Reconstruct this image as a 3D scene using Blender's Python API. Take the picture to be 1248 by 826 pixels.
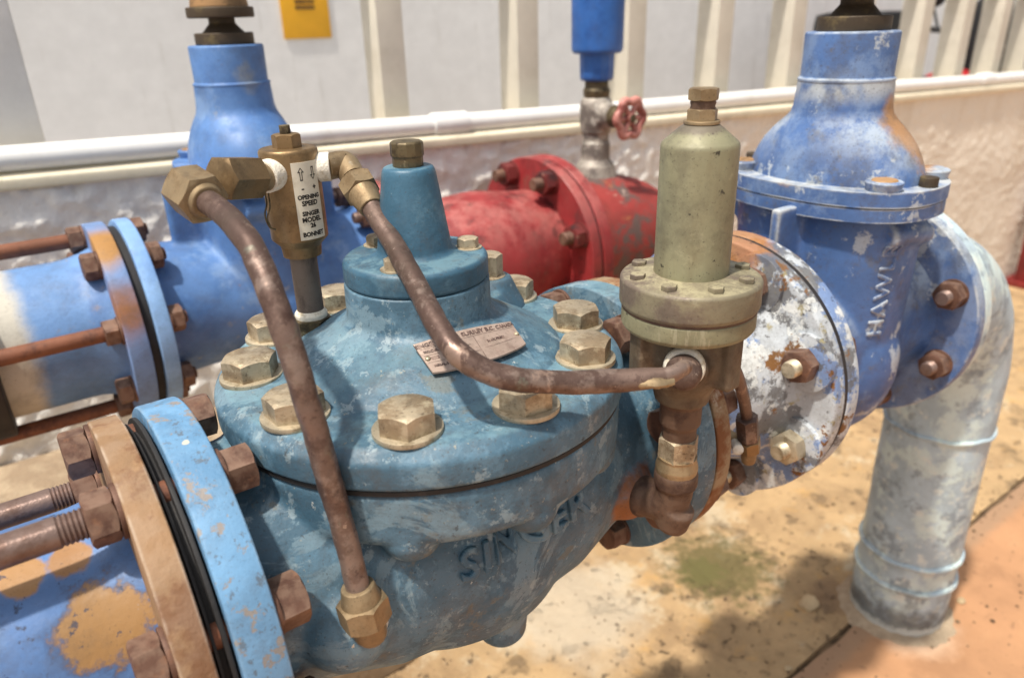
import bpy, bmesh, math, random
from mathutils import Vector, Matrix, noise as mnoise
from mathutils.bvhtree import BVHTree
random.seed(7)
V = Vector
SC = bpy.context.scene
for o in list(bpy.data.objects): bpy.data.objects.remove(o)
COL = SC.collection
G = 0.89                      # joint plane of the big valve above the ground; shapes below are written from that joint
OFF = V((0, 0, G))
AX = -0.107                   # height of both pipe axes
rad = math.radians

# ------------------------------------------------------------------ camera
cam_d = bpy.data.cameras.new('camera'); cam = bpy.data.objects.new('camera', cam_d); COL.objects.link(cam)
FW = V((0.54017699, 0.74226115, -0.39655668)); RT = V((0.80152338, -0.59738256, -0.02635028)); UP = V((0.25645484, 0.30361564, 0.91763199))
CP = V((-0.27673569, -0.5095524, 0.28582033))
m = Matrix.Identity(4)
for i in range(3): m[i][0] = RT[i]; m[i][1] = UP[i]; m[i][2] = -FW[i]
m.translation = CP + OFF
cam.matrix_world = m
FPX = 898.8
cam_d.sensor_width = 36; cam_d.lens = 36 * FPX / 1248; cam_d.clip_start = 0.02; cam_d.clip_end = 500
cam_d.dof.use_dof = True; cam_d.dof.focus_distance = 0.60; cam_d.dof.aperture_fstop = 5.2
SC.camera = cam
SC.render.resolution_x = 1024; SC.render.resolution_y = 677

# ------------------------------------------------------------------ sky, sun, exposure
SA, SE = rad(-101), rad(67)
SUN = V((math.sin(SA) * math.cos(SE), math.cos(SA) * math.cos(SE), math.sin(SE)))
el = math.asin(SUN.z); az = math.atan2(SUN.x, SUN.y)
w = bpy.data.worlds.new('World'); SC.world = w; w.use_nodes = True
nt = w.node_tree; bg = nt.nodes['Background']
sk = nt.nodes.new('ShaderNodeTexSky'); sk.sky_type = 'NISHITA'; sk.sun_disc = False
sk.sun_elevation = el; sk.sun_rotation = az; sk.dust_density = 5.0; sk.air_density = 1.0; sk.ozone_density = 1.0
hs = nt.nodes.new('ShaderNodeHueSaturation'); hs.inputs['Saturation'].default_value = 0.28   # thin bright haze
nt.links.new(sk.outputs[0], hs.inputs['Color']); nt.links.new(hs.outputs[0], bg.inputs[0]); bg.inputs[1].default_value = 0.10
sl = bpy.data.lights.new('sun', 'SUN'); sl.energy = 3.5; sl.angle = rad(2.5); sl.color = (1.0, 0.92, 0.80)
so = bpy.data.objects.new('sun', sl); COL.objects.link(so); so.rotation_euler = SUN.to_track_quat('Z', 'Y').to_euler(); so.location = (0, 0, 6)
SC.view_settings.view_transform = 'Standard'; SC.view_settings.look = 'None'; SC.view_settings.exposure = 0.38; SC.view_settings.gamma = 1

# ------------------------------------------------------------------ helpers: pixels (1248x826) to points
def ray(x, y):
    d = FW + RT * ((x - 624) / FPX) - UP * ((y - 413) / FPX)
    return d.normalized()
def atd(x, y, s): return CP + ray(x, y) * s
def ony(x, y, Y):
    d = ray(x, y); return CP + d * ((Y - CP.y) / d.y)
def onz(x, y, z):
    d = ray(x, y); return CP + d * ((z - CP.z) / d.z)

# ------------------------------------------------------------------ materials
def lin(c):
    return tuple((v / 255 / 12.92 if v / 255 <= 0.04045 else ((v / 255 + 0.055) / 1.055) ** 2.4) for v in c)
class N:
    def __init__(s, name):
        s.m = bpy.data.materials.new(name); s.m.use_nodes = True; s.t = s.m.node_tree; s.b = s.t.nodes['Principled BSDF']
        g = s.t.nodes.new('ShaderNodeNewGeometry'); sub = s.n('ShaderNodeVectorMath', operation='SUBTRACT')
        s.t.links.new(g.outputs['Position'], sub.inputs[0]); sub.inputs[1].default_value = OFF
        s.P = sub.outputs[0]; s.nrm = g.outputs['Normal']; s.point = g.outputs['Pointiness']
    def n(s, t, **k):
        x = s.t.nodes.new(t)
        for a, b in k.items(): setattr(x, a, b)
        return x
    def set(s, sock, v):
        if isinstance(v, bpy.types.NodeSocket): s.t.links.new(v, sock)
        else:
            if hasattr(sock.default_value, '__len__') and len(sock.default_value) == 4 and len(v) == 3: v = (*v, 1)
            sock.default_value = v
    def math(s, op, a, b=0.0, clamp=False):
        x = s.n('ShaderNodeMath', operation=op, use_clamp=clamp); s.set(x.inputs[0], a); s.set(x.inputs[1], b); return x.outputs[0]
    def noise(s, scale, detail=5, rough=.55, seed=0.0, stretch=None, dist=0.0):
        x = s.n('ShaderNodeTexNoise'); x.inputs['Scale'].default_value = scale; x.inputs['Detail'].default_value = detail
        x.inputs['Roughness'].default_value = rough; x.inputs['Distortion'].default_value = dist
        mp = s.n('ShaderNodeMapping'); s.t.links.new(s.P, mp.inputs[0]); mp.inputs[1].default_value = (seed * 3.7, seed * 1.9, seed * 5.3)
        if stretch: mp.inputs[3].default_value = stretch
        s.t.links.new(mp.outputs[0], x.inputs['Vector']); return x.outputs[0]
    def step(s, v, lo, hi, a=0.0, b=1.0):
        x = s.n('ShaderNodeMapRange', interpolation_type='SMOOTHSTEP'); s.set(x.inputs[0], v)
        for i, q in zip((1, 2, 3, 4), (lo, hi, a, b)): x.inputs[i].default_value = q
        return x.outputs[0]
    def mix(s, f, a, b):
        x = s.n('ShaderNodeMix', data_type='RGBA'); s.set(x.inputs[0], f); s.set(x.inputs[6], a); s.set(x.inputs[7], b); return x.outputs[2]
    def dist(s, c):
        x = s.n('ShaderNodeVectorMath', operation='DISTANCE'); s.t.links.new(s.P, x.inputs[0]); x.inputs[1].default_value = c; return x.outputs['Value']
    def sep(s, v):
        x = s.n('ShaderNodeSeparateXYZ'); s.t.links.new(v, x.inputs[0]); return x.outputs
def mat(name, base, layers=(), rough=.5, metal=0.0, var=.16, vs=16, bump=.12, bs=160, edge=None, bdist=.004, grime=0.0):
    s = N(name); c = lin(base)
    n1 = s.noise(vs, 6, .6, 11)
    col = s.mix(s.step(n1, .3, .72), tuple(v * (1 - var) for v in c), tuple(min(1, v * (1 + var) + .01 * var) for v in c))
    r = s.math('ADD', s.math('MULTIPLY', s.noise(60, 4, .6, 3), .25), rough - .12)
    me = metal; h = s.math('MULTIPLY', s.noise(bs, 4, .6, 5), .5)
    for L in layers:
        k = L[0]; o = L[-1] if isinstance(L[-1], dict) else {}
        if k == 'n':
            _, lc, sc, lo, hi, seed = L[:6]; f = s.step(s.noise(sc, o.get('detail', 10), o.get('nr', .7), seed, o.get('stretch'), o.get('dist', 0)), lo, hi)
        elif k == 's':
            _, lc, ctr, rr, sc, amp = L[:6]
            d = s.math('ADD', s.dist(ctr), s.math('MULTIPLY', s.math('SUBTRACT', s.noise(sc, 5, .65, o.get('seed', 1)), .5), amp))
            f = s.step(d, rr * o.get('soft', .75), rr, 1.0, 0.0)
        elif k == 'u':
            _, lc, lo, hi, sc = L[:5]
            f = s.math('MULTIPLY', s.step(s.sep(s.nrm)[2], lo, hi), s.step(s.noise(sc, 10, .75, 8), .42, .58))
        elif k == 'e':
            _, lc, lo, hi, sc = L[:5]
            f = s.math('MULTIPLY', s.step(s.point, lo, hi), s.step(s.noise(sc, 5, .6, 9), .35, .6))
        elif k == 'x':           # along one axis: stain with its own edge
            _, lc, axis, lo, hi, sc, amp = L[:7]
            v = s.math('ADD', s.sep(s.P)[axis], s.math('MULTIPLY', s.math('SUBTRACT', s.noise(sc, 5, .65, o.get('seed', 2)), .5), amp)); f = s.step(v, lo, hi)
        f = s.math('MULTIPLY', f, o.get('amt', 1.0))
        col = s.mix(f, col, lin(lc))
        if 'rough' in o:
            x = s.n('ShaderNodeMix', data_type='FLOAT'); s.set(x.inputs[0], f); s.set(x.inputs[2], r); x.inputs[3].default_value = o['rough']; r = x.outputs[0]
        if 'metal' in o:
            x = s.n('ShaderNodeMix', data_type='FLOAT'); s.set(x.inputs[0], f); s.set(x.inputs[2], me); x.inputs[3].default_value = o['metal']; me = x.outputs[0]
        if 'h' in o: h = s.math('ADD', h, s.math('MULTIPLY', f, o['h']))
    if grime:
        col = s.mix(s.math('MULTIPLY', s.step(s.noise(20, 12, .78, 21), .47, .66), grime), col, lin((78, 70, 60)))
        col = s.mix(s.math('MULTIPLY', s.step(s.noise(420, 3, .6, 23), .60, .72), grime * 1.4), col, lin((60, 54, 48)))
        r = s.math('ADD', r, s.math('MULTIPLY', s.step(s.noise(33, 8, .7, 25), .42, .62), .22), True)
    s.set(s.b.inputs['Base Color'], col); s.set(s.b.inputs['Roughness'], r); s.set(s.b.inputs['Metallic'], me)
    bp = s.n('ShaderNodeBump'); bp.inputs['Strength'].default_value = min(1, bump * 2); bp.inputs['Distance'].default_value = bdist
    s.set(bp.inputs['Height'], h); s.t.links.new(bp.outputs[0], s.b.inputs['Normal'])
    return s.m
RUST = (138, 84, 50); DRUST = (92, 56, 42); CHALK = (176, 192, 198)
M = {}
M['teal'] = mat('teal_paint', (84, 117, 138), [('n', (58, 90, 110), 8, .47, .53, 1, dict(amt=.8)), ('n', (118, 144, 158), 13, .525, .57, 2, dict(amt=.7, dist=.8)), ('n', (62, 94, 114), 30, .53, .57, 12, dict(amt=.55)),
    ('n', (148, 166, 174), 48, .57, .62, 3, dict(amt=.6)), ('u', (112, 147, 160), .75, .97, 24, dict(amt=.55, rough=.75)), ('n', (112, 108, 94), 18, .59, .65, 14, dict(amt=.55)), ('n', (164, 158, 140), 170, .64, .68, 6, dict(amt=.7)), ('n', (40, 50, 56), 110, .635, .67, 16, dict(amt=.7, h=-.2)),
    ('n', (196, 200, 196), 75, .67, .69, 26, dict(amt=.8, h=.2)), ('s', (138, 84, 46), (.148, -.103, -.126), .036, 50, .03, dict(soft=.6)), ('s', (128, 92, 58), (.128, -.112, .002), .010, 120, .012), ('s', (132, 98, 62), (-.12, -.128, -.001), .008, 120, .012, dict(seed=4))], rough=.46, bump=.15, bs=200, grime=.42)
M['teal_dark'] = mat('teal_paint_hub', (58, 98, 122), [('n', (44, 80, 102), 12, .46, .58, 1, dict(amt=.6)), ('n', (96, 130, 148), 22, .53, .64, 2, dict(amt=.5, nr=.7)), ('u', (120, 152, 162), .7, .97, 30, dict(amt=.5, rough=.7)), ('n', (170, 182, 184), 140, .66, .74, 4, dict(amt=.55)), ('n', (38, 54, 62), 150, .68, .73, 16, dict(amt=.6, h=-.2))], rough=.42, bump=.12, bs=240, grime=0.4)
M['lblue'] = mat('light_blue_flange_paint', (104, 148, 186), [('n', (86, 130, 168), 22, .48, .62, 1, dict(amt=.7)), ('n', (150, 130, 105), 60, .565, .60, 2, dict(amt=.75, h=-.3)), ('n', (88, 96, 104), 120, .585, .62, 3, dict(amt=.7, h=-.3)),
    ('s', (196, 190, 176), (-.203, -.035, .032), .003, 80, .004), ('e', (170, 190, 200), .52, .58, 40, dict(amt=.5))], rough=.45, bump=.12, bs=260, grime=0.25)
M['blue'] = mat('blue_gate_paint', (86, 126, 182), [('s', (196, 190, 178), atd(236, 172, 1.15), .026, 40, .02), ('s', (134, 142, 146), atd(312, 95, 1.15), .038, 20, .03),('n', (62, 102, 162), 8, .45, .60, 1, dict(amt=.6)), ('n', (128, 158, 198), 11, .53, .64, 2, dict(amt=.6)), ('n', (150, 158, 162), 24, .60, .68, 5, dict(amt=.7)), ('n', (140, 110, 80), 30, .64, .70, 4, dict(amt=.7))], rough=.45, bump=.08, grime=0.25)
M['blue2'] = mat('blue_chalked_gate_paint', (76, 108, 160), [('n', (58, 88, 142), 9, .44, .60, 1, dict(amt=.6)), ('n', (124, 148, 184), 9, .52, .62, 2, dict(amt=.6, nr=.7)), ('u', (172, 184, 196), .12, .7, 15, dict(amt=.8, rough=.8)),
    ('n', (100, 98, 94), 30, .57, .66, 7, dict(amt=.5, nr=.7)), ('n', (190, 198, 204), 17, .57, .61, 9, dict(amt=.75)), ('s', (162, 122, 84), atd(1090, 170, 1.03), .070, 24, .05, dict(seed=3)), ('s', (200, 204, 200), atd(1052, 172, 1.00), .024, 40, .03, dict(seed=5)), ('s', (176, 142, 108), atd(958, 203, .93), .030, 30, .03), ('s', (166, 124, 84), atd(1100, 222, 1.0), .028, 30, .03, dict(seed=4)), 
    ('s', (104, 78, 46), atd(1146, 392, 1.06), .014, 30, .012, dict(amt=.8)), ('e', (186, 190, 190), .505, .55, 30, dict(amt=.8)), ('n', (120, 112, 92), 50, .60, .68, 13, dict(amt=.5))], rough=.45, bump=.12, grime=0.45)
M['ppipe'] = mat('blue_pipe_paint', (82, 118, 170), [('n', (116, 148, 190), 14, .5, .7, 1, dict(amt=.6)), ('s', (62, 78, 112), (-.278, -.070, -.053), .0335, 60, .04, dict(seed=3)), ('s', (152, 116, 72), (-.278, -.070, -.053), .030, 60, .04, dict(seed=3, h=-.2)), ('s', (168, 128, 84), (-.312, -.030, -.024), .016, 50, .016, dict(seed=6)), ('s', (160, 120, 80), (-.285, -.030, -.024), .015, 50, .014, dict(seed=9)),
    ('n', (44, 54, 78), 70, .60, .63, 5, dict(amt=.85, h=-.3)), ('n', (150, 160, 170), 50, .66, .74, 8, dict(amt=.6))], rough=.45, bump=.10, grime=0.3)
M['bpipe'] = mat('blue_far_pipe_paint', (104, 142, 192), [('n', (84, 120, 174), 12, .5, .66, 1, dict(amt=.7)), ('n', (168, 142, 108), 16, .60, .70, 2), ('n', (190, 196, 200), 14, .62, .72, 3, dict(amt=.7)), ('x', (196, 192, 180), 0, -.25, -.275, 20, .03)], rough=.5, grime=0.3)
M['bflange'] = mat('rust_streaked_blue_flange_paint', (112, 142, 190), [('s', (166, 122, 68), (-.15, .60, .02), .060, 18, .05, dict(soft=.3)), ('s', (150, 100, 60), (-.15, .545, -.06), .055, 18, .04, dict(seed=5, soft=.3))], rough=.55, grime=0.3)
M['bflange2'] = mat('pale_blue_flange_paint', (132, 172, 220), [('n', (110, 150, 204), 14, .5, .7, 2)], rough=.45, grime=0.25)
M['rustflange'] = mat('rusty_flange_metal', (146, 115, 84), [('n', (118, 82, 56), 14, .47, .55, 1, dict(amt=.85)), ('n', (178, 142, 100), 10, .56, .70, 4, dict(amt=.8)), ('n', (112, 72, 50), 60, .60, .72, 2, dict(amt=.6)), ('n', (84, 60, 46), 150, .66, .72, 3, dict(amt=.6)), ('e', (196, 182, 166), .515, .56, 50, dict(amt=.6))], rough=.75, bump=.22, bs=190)
M['rustring'] = mat('rust_stained_ring_metal', (150, 128, 100), [('n', (120, 74, 40), 16, .44, .58, 1), ('n', (206, 200, 188), 14, .58, .66, 4, dict(amt=.8)), ('n', (62, 44, 36), 26, .62, .70, 2, dict(amt=.8))], rough=.7, bump=.2)
M['rustbolt'] = mat('rusty_bolt_metal', (106, 76, 62), [('n', (80, 54, 44), 40, .45, .58, 1, dict(amt=.8)), ('n', (140, 98, 72), 60, .55, .66, 2, dict(amt=.6)), ('e', (150, 124, 106), .53, .6, 90, dict(amt=.5))], rough=.62, metal=.25, bump=.08, bs=260)
M['rod'] = mat('brown_steel_rod', (130, 110, 102), [('n', (104, 78, 66), 30, .48, .64, 1, dict(amt=.7)), ('n', (100, 70, 54), 90, .62, .72, 2, dict(amt=.7))], rough=.45, metal=.55, bump=.12, bs=300)
M['rodrust'] = mat('rusty_far_rod_metal', (124, 78, 56), [('n', (92, 58, 46), 30, .48, .64, 1)], rough=.7, metal=.1, bump=.15)
M['zinc'] = mat('yellow_zinc_bolt_metal', (188, 173, 148), [('n', (142, 122, 96), 40, .45, .58, 1, dict(amt=.75)), ('n', (206, 194, 166), 70, .55, .64, 3, dict(amt=.7)), ('n', (88, 72, 54), 120, .58, .66, 2, dict(amt=.7))], rough=.44, metal=.55, bump=.12, bs=260, grime=0.35)
M['washer'] = mat('pale_washer_metal', (196, 184, 160), [('n', (150, 136, 112), 60, .5, .66, 1)], rough=.42, metal=.7, bump=.06, grime=0.3)
M['copper'] = mat('weathered_copper', (116, 96, 87), [('n', (84, 64, 57), 14, .46, .54, 1, dict(amt=.75)), ('n', (150, 132, 122), 20, .53, .60, 2, dict(amt=.6)), ('n', (74, 54, 48), 90, .56, .62, 3, dict(amt=.6)), ('n', (120, 126, 112), 30, .60, .66, 8, dict(amt=.5)), ('n', (196, 176, 160), 150, .63, .67, 5, dict(amt=.6, rough=.3, metal=.8)), ('n', (176, 150, 134), 40, .60, .63, 15, dict(amt=.5, stretch=(1, 1, .12)))], rough=.42, metal=.45, bump=.10, bs=160, grime=.35)
M['brass'] = mat('aged_brass', (140, 116, 84), [('n', (108, 86, 60), 26, .46, .62, 1, dict(amt=.7)), ('n', (180, 156, 116), 40, .58, .7, 2, dict(amt=.5)), ('n', (86, 68, 46), 130, .66, .74, 3, dict(amt=.6))], rough=.38, metal=.7, bump=.06, bs=220, grime=0.3)
M['brassdull'] = mat('dull_brass_fitting', (158, 138, 108), [('n', (122, 100, 72), 40, .46, .62, 1, dict(amt=.7)), ('n', (196, 184, 164), 50, .60, .7, 2, dict(amt=.6)), ('n', (90, 74, 56), 120, .64, .72, 3, dict(amt=.6))], rough=.45, metal=.6, bump=.08, bs=200, grime=0.3)
M['tape'] = mat('white_thread_tape', (226, 220, 206), [('n', (190, 176, 150), 60, .5, .66, 1)], rough=.7, bump=.3, bs=300)
M['plugdark'] = mat('dark_bronze_plug', (104, 92, 68), [('n', (70, 60, 46), 60, .45, .6, 1), ('n', (150, 138, 108), 80, .6, .7, 2)], rough=.5, metal=.5, bump=.15)
M['steelpipe'] = mat('grey_steel_nipple', (112, 100, 92), [('n', (84, 72, 66), 30, .45, .62, 1, dict(stretch=(1, 1, .3))), ('n', (140, 126, 114), 60, .6, .7, 2, dict(amt=.5))], rough=.5, metal=.4, bump=.08, grime=0.2)
M['olive'] = mat('olive_grey_coat', (140, 137, 110), [('n', (126, 118, 92), 10, .46, .58, 1, dict(amt=.6, stretch=(1, 1, .4))), ('n', (172, 168, 138), 24, .55, .64, 2, dict(amt=.5, nr=.7)), ('n', (46, 40, 34), 80, .655, .675, 3, dict(amt=.9)), ('n', (176, 170, 146), 50, .60, .63, 17, dict(amt=.5, stretch=(1, 1, .1))), ('s', (96, 84, 80), (.157, -.15, .207), .022, 60, .014, dict(amt=.7))], rough=.45, metal=.15, bump=.05, grime=0.4)
M['olivecast'] = mat('olive_grey_cast_coat', (132, 124, 102), [('n', (106, 92, 84), 14, .45, .56, 1, dict(amt=.8)), ('n', (164, 158, 132), 34, .58, .7, 2, dict(amt=.6)), ('n', (84, 72, 60), 80, .62, .72, 4, dict(amt=.6)), ('u', (178, 170, 138), .8, .98, 30, dict(amt=.7))], rough=.5, metal=.15, bump=.12, grime=0.35)
M['pilotbody'] = mat('brown_bronze_casting', (110, 98, 82), [('n', (84, 68, 56), 22, .45, .62, 1, dict(amt=.8)), ('n', (140, 130, 112), 30, .58, .7, 2, dict(amt=.6))], rough=.5, metal=.35, bump=.12, grime=0.3)
M['elbow'] = mat('brown_rust_elbow', (98, 76, 62), [('n', (70, 50, 42), 30, .45, .62, 1), ('n', (160, 90, 46), 34, .62, .7, 4), ('n', (150, 134, 112), 50, .64, .72, 2, dict(amt=.6))], rough=.65, metal=.2, bump=.2)
M['whitepaint'] = mat('white_blue_peeling_paint', (184, 190, 196), [('n', (106, 134, 182), 13, .50, .54, 1, dict(amt=.9)), ('n', (96, 96, 98), 17, .52, .56, 5, dict(amt=.85, h=-.3)), ('n', (214, 217, 216), 24, .55, .59, 3, dict(amt=.9, h=.2)), ('n', (126, 88, 50), 19, .585, .62, 2), ('n', (150, 140, 96), 26, .60, .64, 22, dict(amt=.8)), ('s', (164, 112, 62), (.405, .0, .045), .055, 26, .06, dict(amt=.9)), ('s', (160, 146, 90), (.40, -.10, -.10), .02, 60, .03, dict(amt=.8)), ('n', (48, 44, 42), 90, .61, .65, 24, dict(amt=.7))], rough=.55, bump=.25, bs=110, grime=.4)
M['galv'] = mat('chalky_galvanised_pipe', (176, 194, 204), [('n', (204, 220, 218), 12, .49, .56, 1, dict(amt=.9, h=.2)), ('n', (124, 134, 144), 14, .52, .60, 4, dict(amt=.7)), ('n', (214, 220, 214), 34, .55, .62, 6, dict(amt=.8)), ('n', (120, 148, 196), 13, .67, .73, 2, dict(amt=.7)), ('n', (122, 116, 80), 38, .68, .74, 3, dict(amt=.8)), ('x', (84, 84, 82), 2, -.80, -.85, 30, .14, dict(amt=.75)), ('x', (206, 212, 208), 2, -.862, -.872, 60, .03, dict(amt=.8))], rough=.55, bump=.25, bs=90, grime=0.12)
M['red'] = mat('red_oxide_paint', (142, 42, 44), [('n', (112, 30, 36), 9, .46, .64, 1, dict(amt=.7)), ('n', (176, 84, 80), 10, .52, .70, 2, dict(amt=.75)), ('n', (120, 76, 64), 14, .62, .72, 4, dict(amt=.7)), ('u', (184, 112, 106), .1, .9, 9, dict(amt=.7)), ('n', (74, 44, 42), 13, .55, .60, 19, dict(amt=.6))], rough=.45, bump=.1, grime=0.3)
M['redrust'] = mat('rusted_red_paint', (146, 52, 48), [('n', (96, 78, 74), 9, .48, .56, 5), ('n', (170, 110, 70), 17, .60, .66, 2), ('n', (196, 170, 156), 12, .60, .68, 3, dict(amt=.8))], rough=.6, bump=.15, grime=0.3)
M['redbolt'] = mat('red_stained_bolt_metal', (110, 44, 42), [('n', (70, 40, 40), 30, .5, .6, 1), ('n', (180, 150, 130), 30, .60, .68, 3)], rough=.55, metal=.2)
M['black'] = mat('black_rubber', (34, 33, 34), [('n', (70, 64, 60), 40, .58, .7, 1, dict(amt=.6))], rough=.7, bump=.15)
M['blackcoat'] = mat('black_bitumen_coat', (40, 36, 36), [('n', (84, 68, 58), 22, .56, .68, 1, dict(amt=.8)), ('n', (150, 136, 118), 40, .66, .72, 3, dict(amt=.6))], rough=.6, bump=.2)
M['stemdark'] = mat('dark_brown_stem_metal', (72, 60, 46), [('n', (104, 90, 62), 30, .52, .64, 1), ('n', (150, 112, 80), 40, .64, .72, 2, dict(amt=.6))], rough=.6, metal=.3, bump=.15)
M['stemtop'] = mat('orange_brown_cap_metal', (158, 122, 82), [('n', (112, 88, 60), 24, .48, .6, 1)], rough=.6)
M['airblue'] = mat('glossy_blue_air_valve_paint', (44, 98, 172), [('n', (34, 82, 152), 14, .5, .66, 1), ('n', (190, 200, 215), 60, .72, .76, 2)], rough=.35, bump=.05, grime=0.15)
M['galvsmall'] = mat('white_stained_galvanised_fitting', (168, 160, 150), [('n', (112, 104, 98), 22, .46, .58, 1), ('n', (204, 200, 190), 26, .58, .66, 3)], rough=.55, metal=.2, bump=.15)
M['wheel'] = mat('faded_pink_handwheel_paint', (190, 128, 118), [('n', (132, 70, 62), 26, .48, .6, 1)], rough=.5)
M['pvc'] = mat('white_pvc', (236, 236, 234), [('n', (214, 210, 200), 8, .56, .72, 1, dict(amt=.6))], rough=.3, var=.04, bump=.02)
M['coping'] = mat('cream_coping_paint', (226, 216, 192), [('n', (190, 180, 156), 8, .5, .7, 1, dict(amt=.7))], rough=.8, var=.06)
M['post'] = mat('cream_post_paint', (206, 200, 187), [('n', (184, 176, 160), 6, .5, .7, 1, dict(amt=.6))], rough=.6, var=.05)
M['stucco'] = mat('white_stucco', (240, 238, 234), [('n', (208, 204, 198), 5, .5, .7, 1, dict(amt=.6)), ('x', (234, 224, 208), 0, .9, 1.9, 2, .5, dict(amt=.9)), ('n', (208, 192, 168), 2.2, .52, .72, 4, dict(amt=.5, stretch=(3, 3, .5)))], rough=.9, var=.05, bump=.5, bs=60, bdist=.01)
M['greywall'] = mat('pale_grey_wall_paint', (238, 237, 238), [('n', (224, 222, 222), 1.6, .48, .7, 1, dict(amt=.6)), ('n', (196, 192, 188), 5, .58, .68, 4, dict(amt=.5, stretch=(4, 4, .3)))], rough=.8, var=.04, bump=.05)
M['pillar'] = mat('grey_pillar_paint', (206, 205, 204), [('n', (190, 188, 186), 3, .5, .7, 1, dict(amt=.6))], rough=.8, var=.05)
M['signy'] = mat('yellow_sign_print', (238, 176, 40), [('n', (216, 150, 36), 14, .5, .7, 1, dict(amt=.5))], rough=.4, var=.05, bump=.01)
M['signr'] = mat('orange_sign_print', (226, 120, 40), rough=.4, bump=.01)
M['signd'] = mat('brown_sign_print', (120, 84, 34), [('n', (168, 122, 40), 120, .5, .6, 1)], rough=.4, bump=.01)
M['label'] = mat('cream_label_print', (216, 208, 190), [('n', (190, 178, 156), 60, .54, .7, 1, dict(amt=.6))], rough=.5, var=.05, bump=.02)
M['ink'] = mat('black_ink', (34, 30, 30), rough=.6, bump=.01)
M['plate'] = mat('worn_nameplate_metal', (178, 158, 146), [('n', (140, 116, 106), 40, .5, .66, 1, dict(amt=.7)), ('n', (214, 200, 186), 70, .56, .7, 3, dict(amt=.6))], rough=.42, metal=.4, bump=.06, grime=0.3)
M['plateink'] = mat('brown_plate_print', (84, 66, 62), [('n', (150, 128, 118), 120, .5, .58, 1)], rough=.5, bump=.02)
M['slab_sand'] = mat('sandy_concrete', (176, 148, 110), [('n', (150, 124, 92), 6, .46, .62, 1, dict(amt=.85)), ('n', (192, 178, 152), 5, .54, .64, 2, dict(amt=.8)), ('n', (190, 152, 98), 9, .56, .68, 3, dict(amt=.8)), ('n', (112, 94, 72), 11, .55, .64, 6, dict(amt=.7, h=-.2)), ('n', (96, 78, 60), 38, .60, .67, 4, dict(amt=.75, h=-.3)),
    ('s', (88, 82, 46), (.90, .31, -.89), .165, 40, .30, dict(soft=.35, amt=.85)), ('s', (96, 92, 52), (.85, .33, -.89), .06, 60, .14, dict(soft=.6, seed=7, amt=.8)), ('s', (120, 96, 74), (1.02, .10, -.89), .07, 30, .06, dict(soft=.5, seed=4, amt=.7)), ('s', (188, 176, 156), (.55, .42, -.89), .2, 12, .2, dict(soft=.4, seed=8, amt=.8))], rough=.85, var=.12, vs=9, bump=.5, bs=38, bdist=.012)
M['slab_orange'] = mat('orange_tinted_concrete', (178, 134, 98), [('n', (158, 118, 86), 5, .46, .62, 1, dict(amt=.8)), ('n', (188, 146, 108), 8, .56, .7, 2, dict(amt=.7)), ('n', (150, 110, 84), 11, .60, .72, 3, dict(amt=.6)), ('n', (122, 92, 72), 50, .60, .68, 4, dict(amt=.6)), ('s', (206, 180, 156), (1.06, -.05, -.89), .11, 20, .08, dict(soft=.4, amt=.6)), ('x', (150, 124, 100), 1, -.03, .0, 24, .03, dict(amt=.75))], rough=.8, var=.08, vs=7, bump=.25, bs=50, bdist=.008)
M['earth'] = mat('dark_joint_earth', (112, 92, 70), [('n', (80, 64, 48), 20, .45, .6, 1)], rough=.95, bump=.4)
M['road'] = mat('grey_paving', (186, 182, 174), [('n', (166, 162, 154), 3, .45, .65, 1)], rough=.9, bump=.3)
M['plinth'] = mat('dusty_concrete_plinth', (172, 154, 130), [('n', (146, 126, 104), 9, .45, .62, 1, dict(amt=.8)), ('n', (196, 182, 160), 13, .56, .7, 2, dict(amt=.7)), ('n', (110, 94, 78), 40, .62, .7, 3, dict(amt=.7))], rough=.9, bump=.5, bs=60, bdist=.01)
M['stone'] = mat('pale_chip', (186, 164, 130), rough=.9, bump=.3)
M['motoblack'] = mat('black_motorbike_plastic', (28, 28, 30), rough=.4, bump=.02)
M['motored'] = mat('red_motorbike_plastic', (170, 30, 36), rough=.35, bump=.02)
M['motochrome'] = mat('bare_motorbike_steel', (150, 150, 152), rough=.3, metal=.8, bump=.02)
M['postred'] = mat('dark_red_post_paint', (120, 36, 34), [('n', (92, 30, 30), 9, .5, .7, 1)], rough=.5)

# ------------------------------------------------------------------ mesh helpers (shapes are in joint-plane coordinates)
def basis(axis):
    a = V(axis).normalized(); h = V((0, 0, 1)) if abs(a.z) < .9 else V((1, 0, 0))
    u = h.cross(a).normalized(); return u, a.cross(u), a
def lathe(bm, o, axis, prof, seg=64, cap=True):
    u, v, a = basis(axis); o = V(o); rings = []
    for r, t in prof:
        c = o + a * t
        if r <= 1e-6: rings.append([bm.verts.new(c)])
        else: rings.append([bm.verts.new(c + (u * math.cos(2 * math.pi * i / seg) + v * math.sin(2 * math.pi * i / seg)) * r) for i in range(seg)])
    for A, B in zip(rings, rings[1:]):
        for i in range(seg):
            j = (i + 1) % seg
            if len(A) == 1 and len(B) == 1: continue
            if len(A) == 1: bm.faces.new((A[0], B[j], B[i]))
            elif len(B) == 1: bm.faces.new((A[i], A[j], B[0]))
            else: bm.faces.new((A[i], A[j], B[j], B[i]))
    if cap:
        if len(rings[0]) > 1: bm.faces.new(list(reversed(rings[0])))
        if len(rings[-1]) > 1: bm.faces.new(rings[-1])
    return rings
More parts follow.
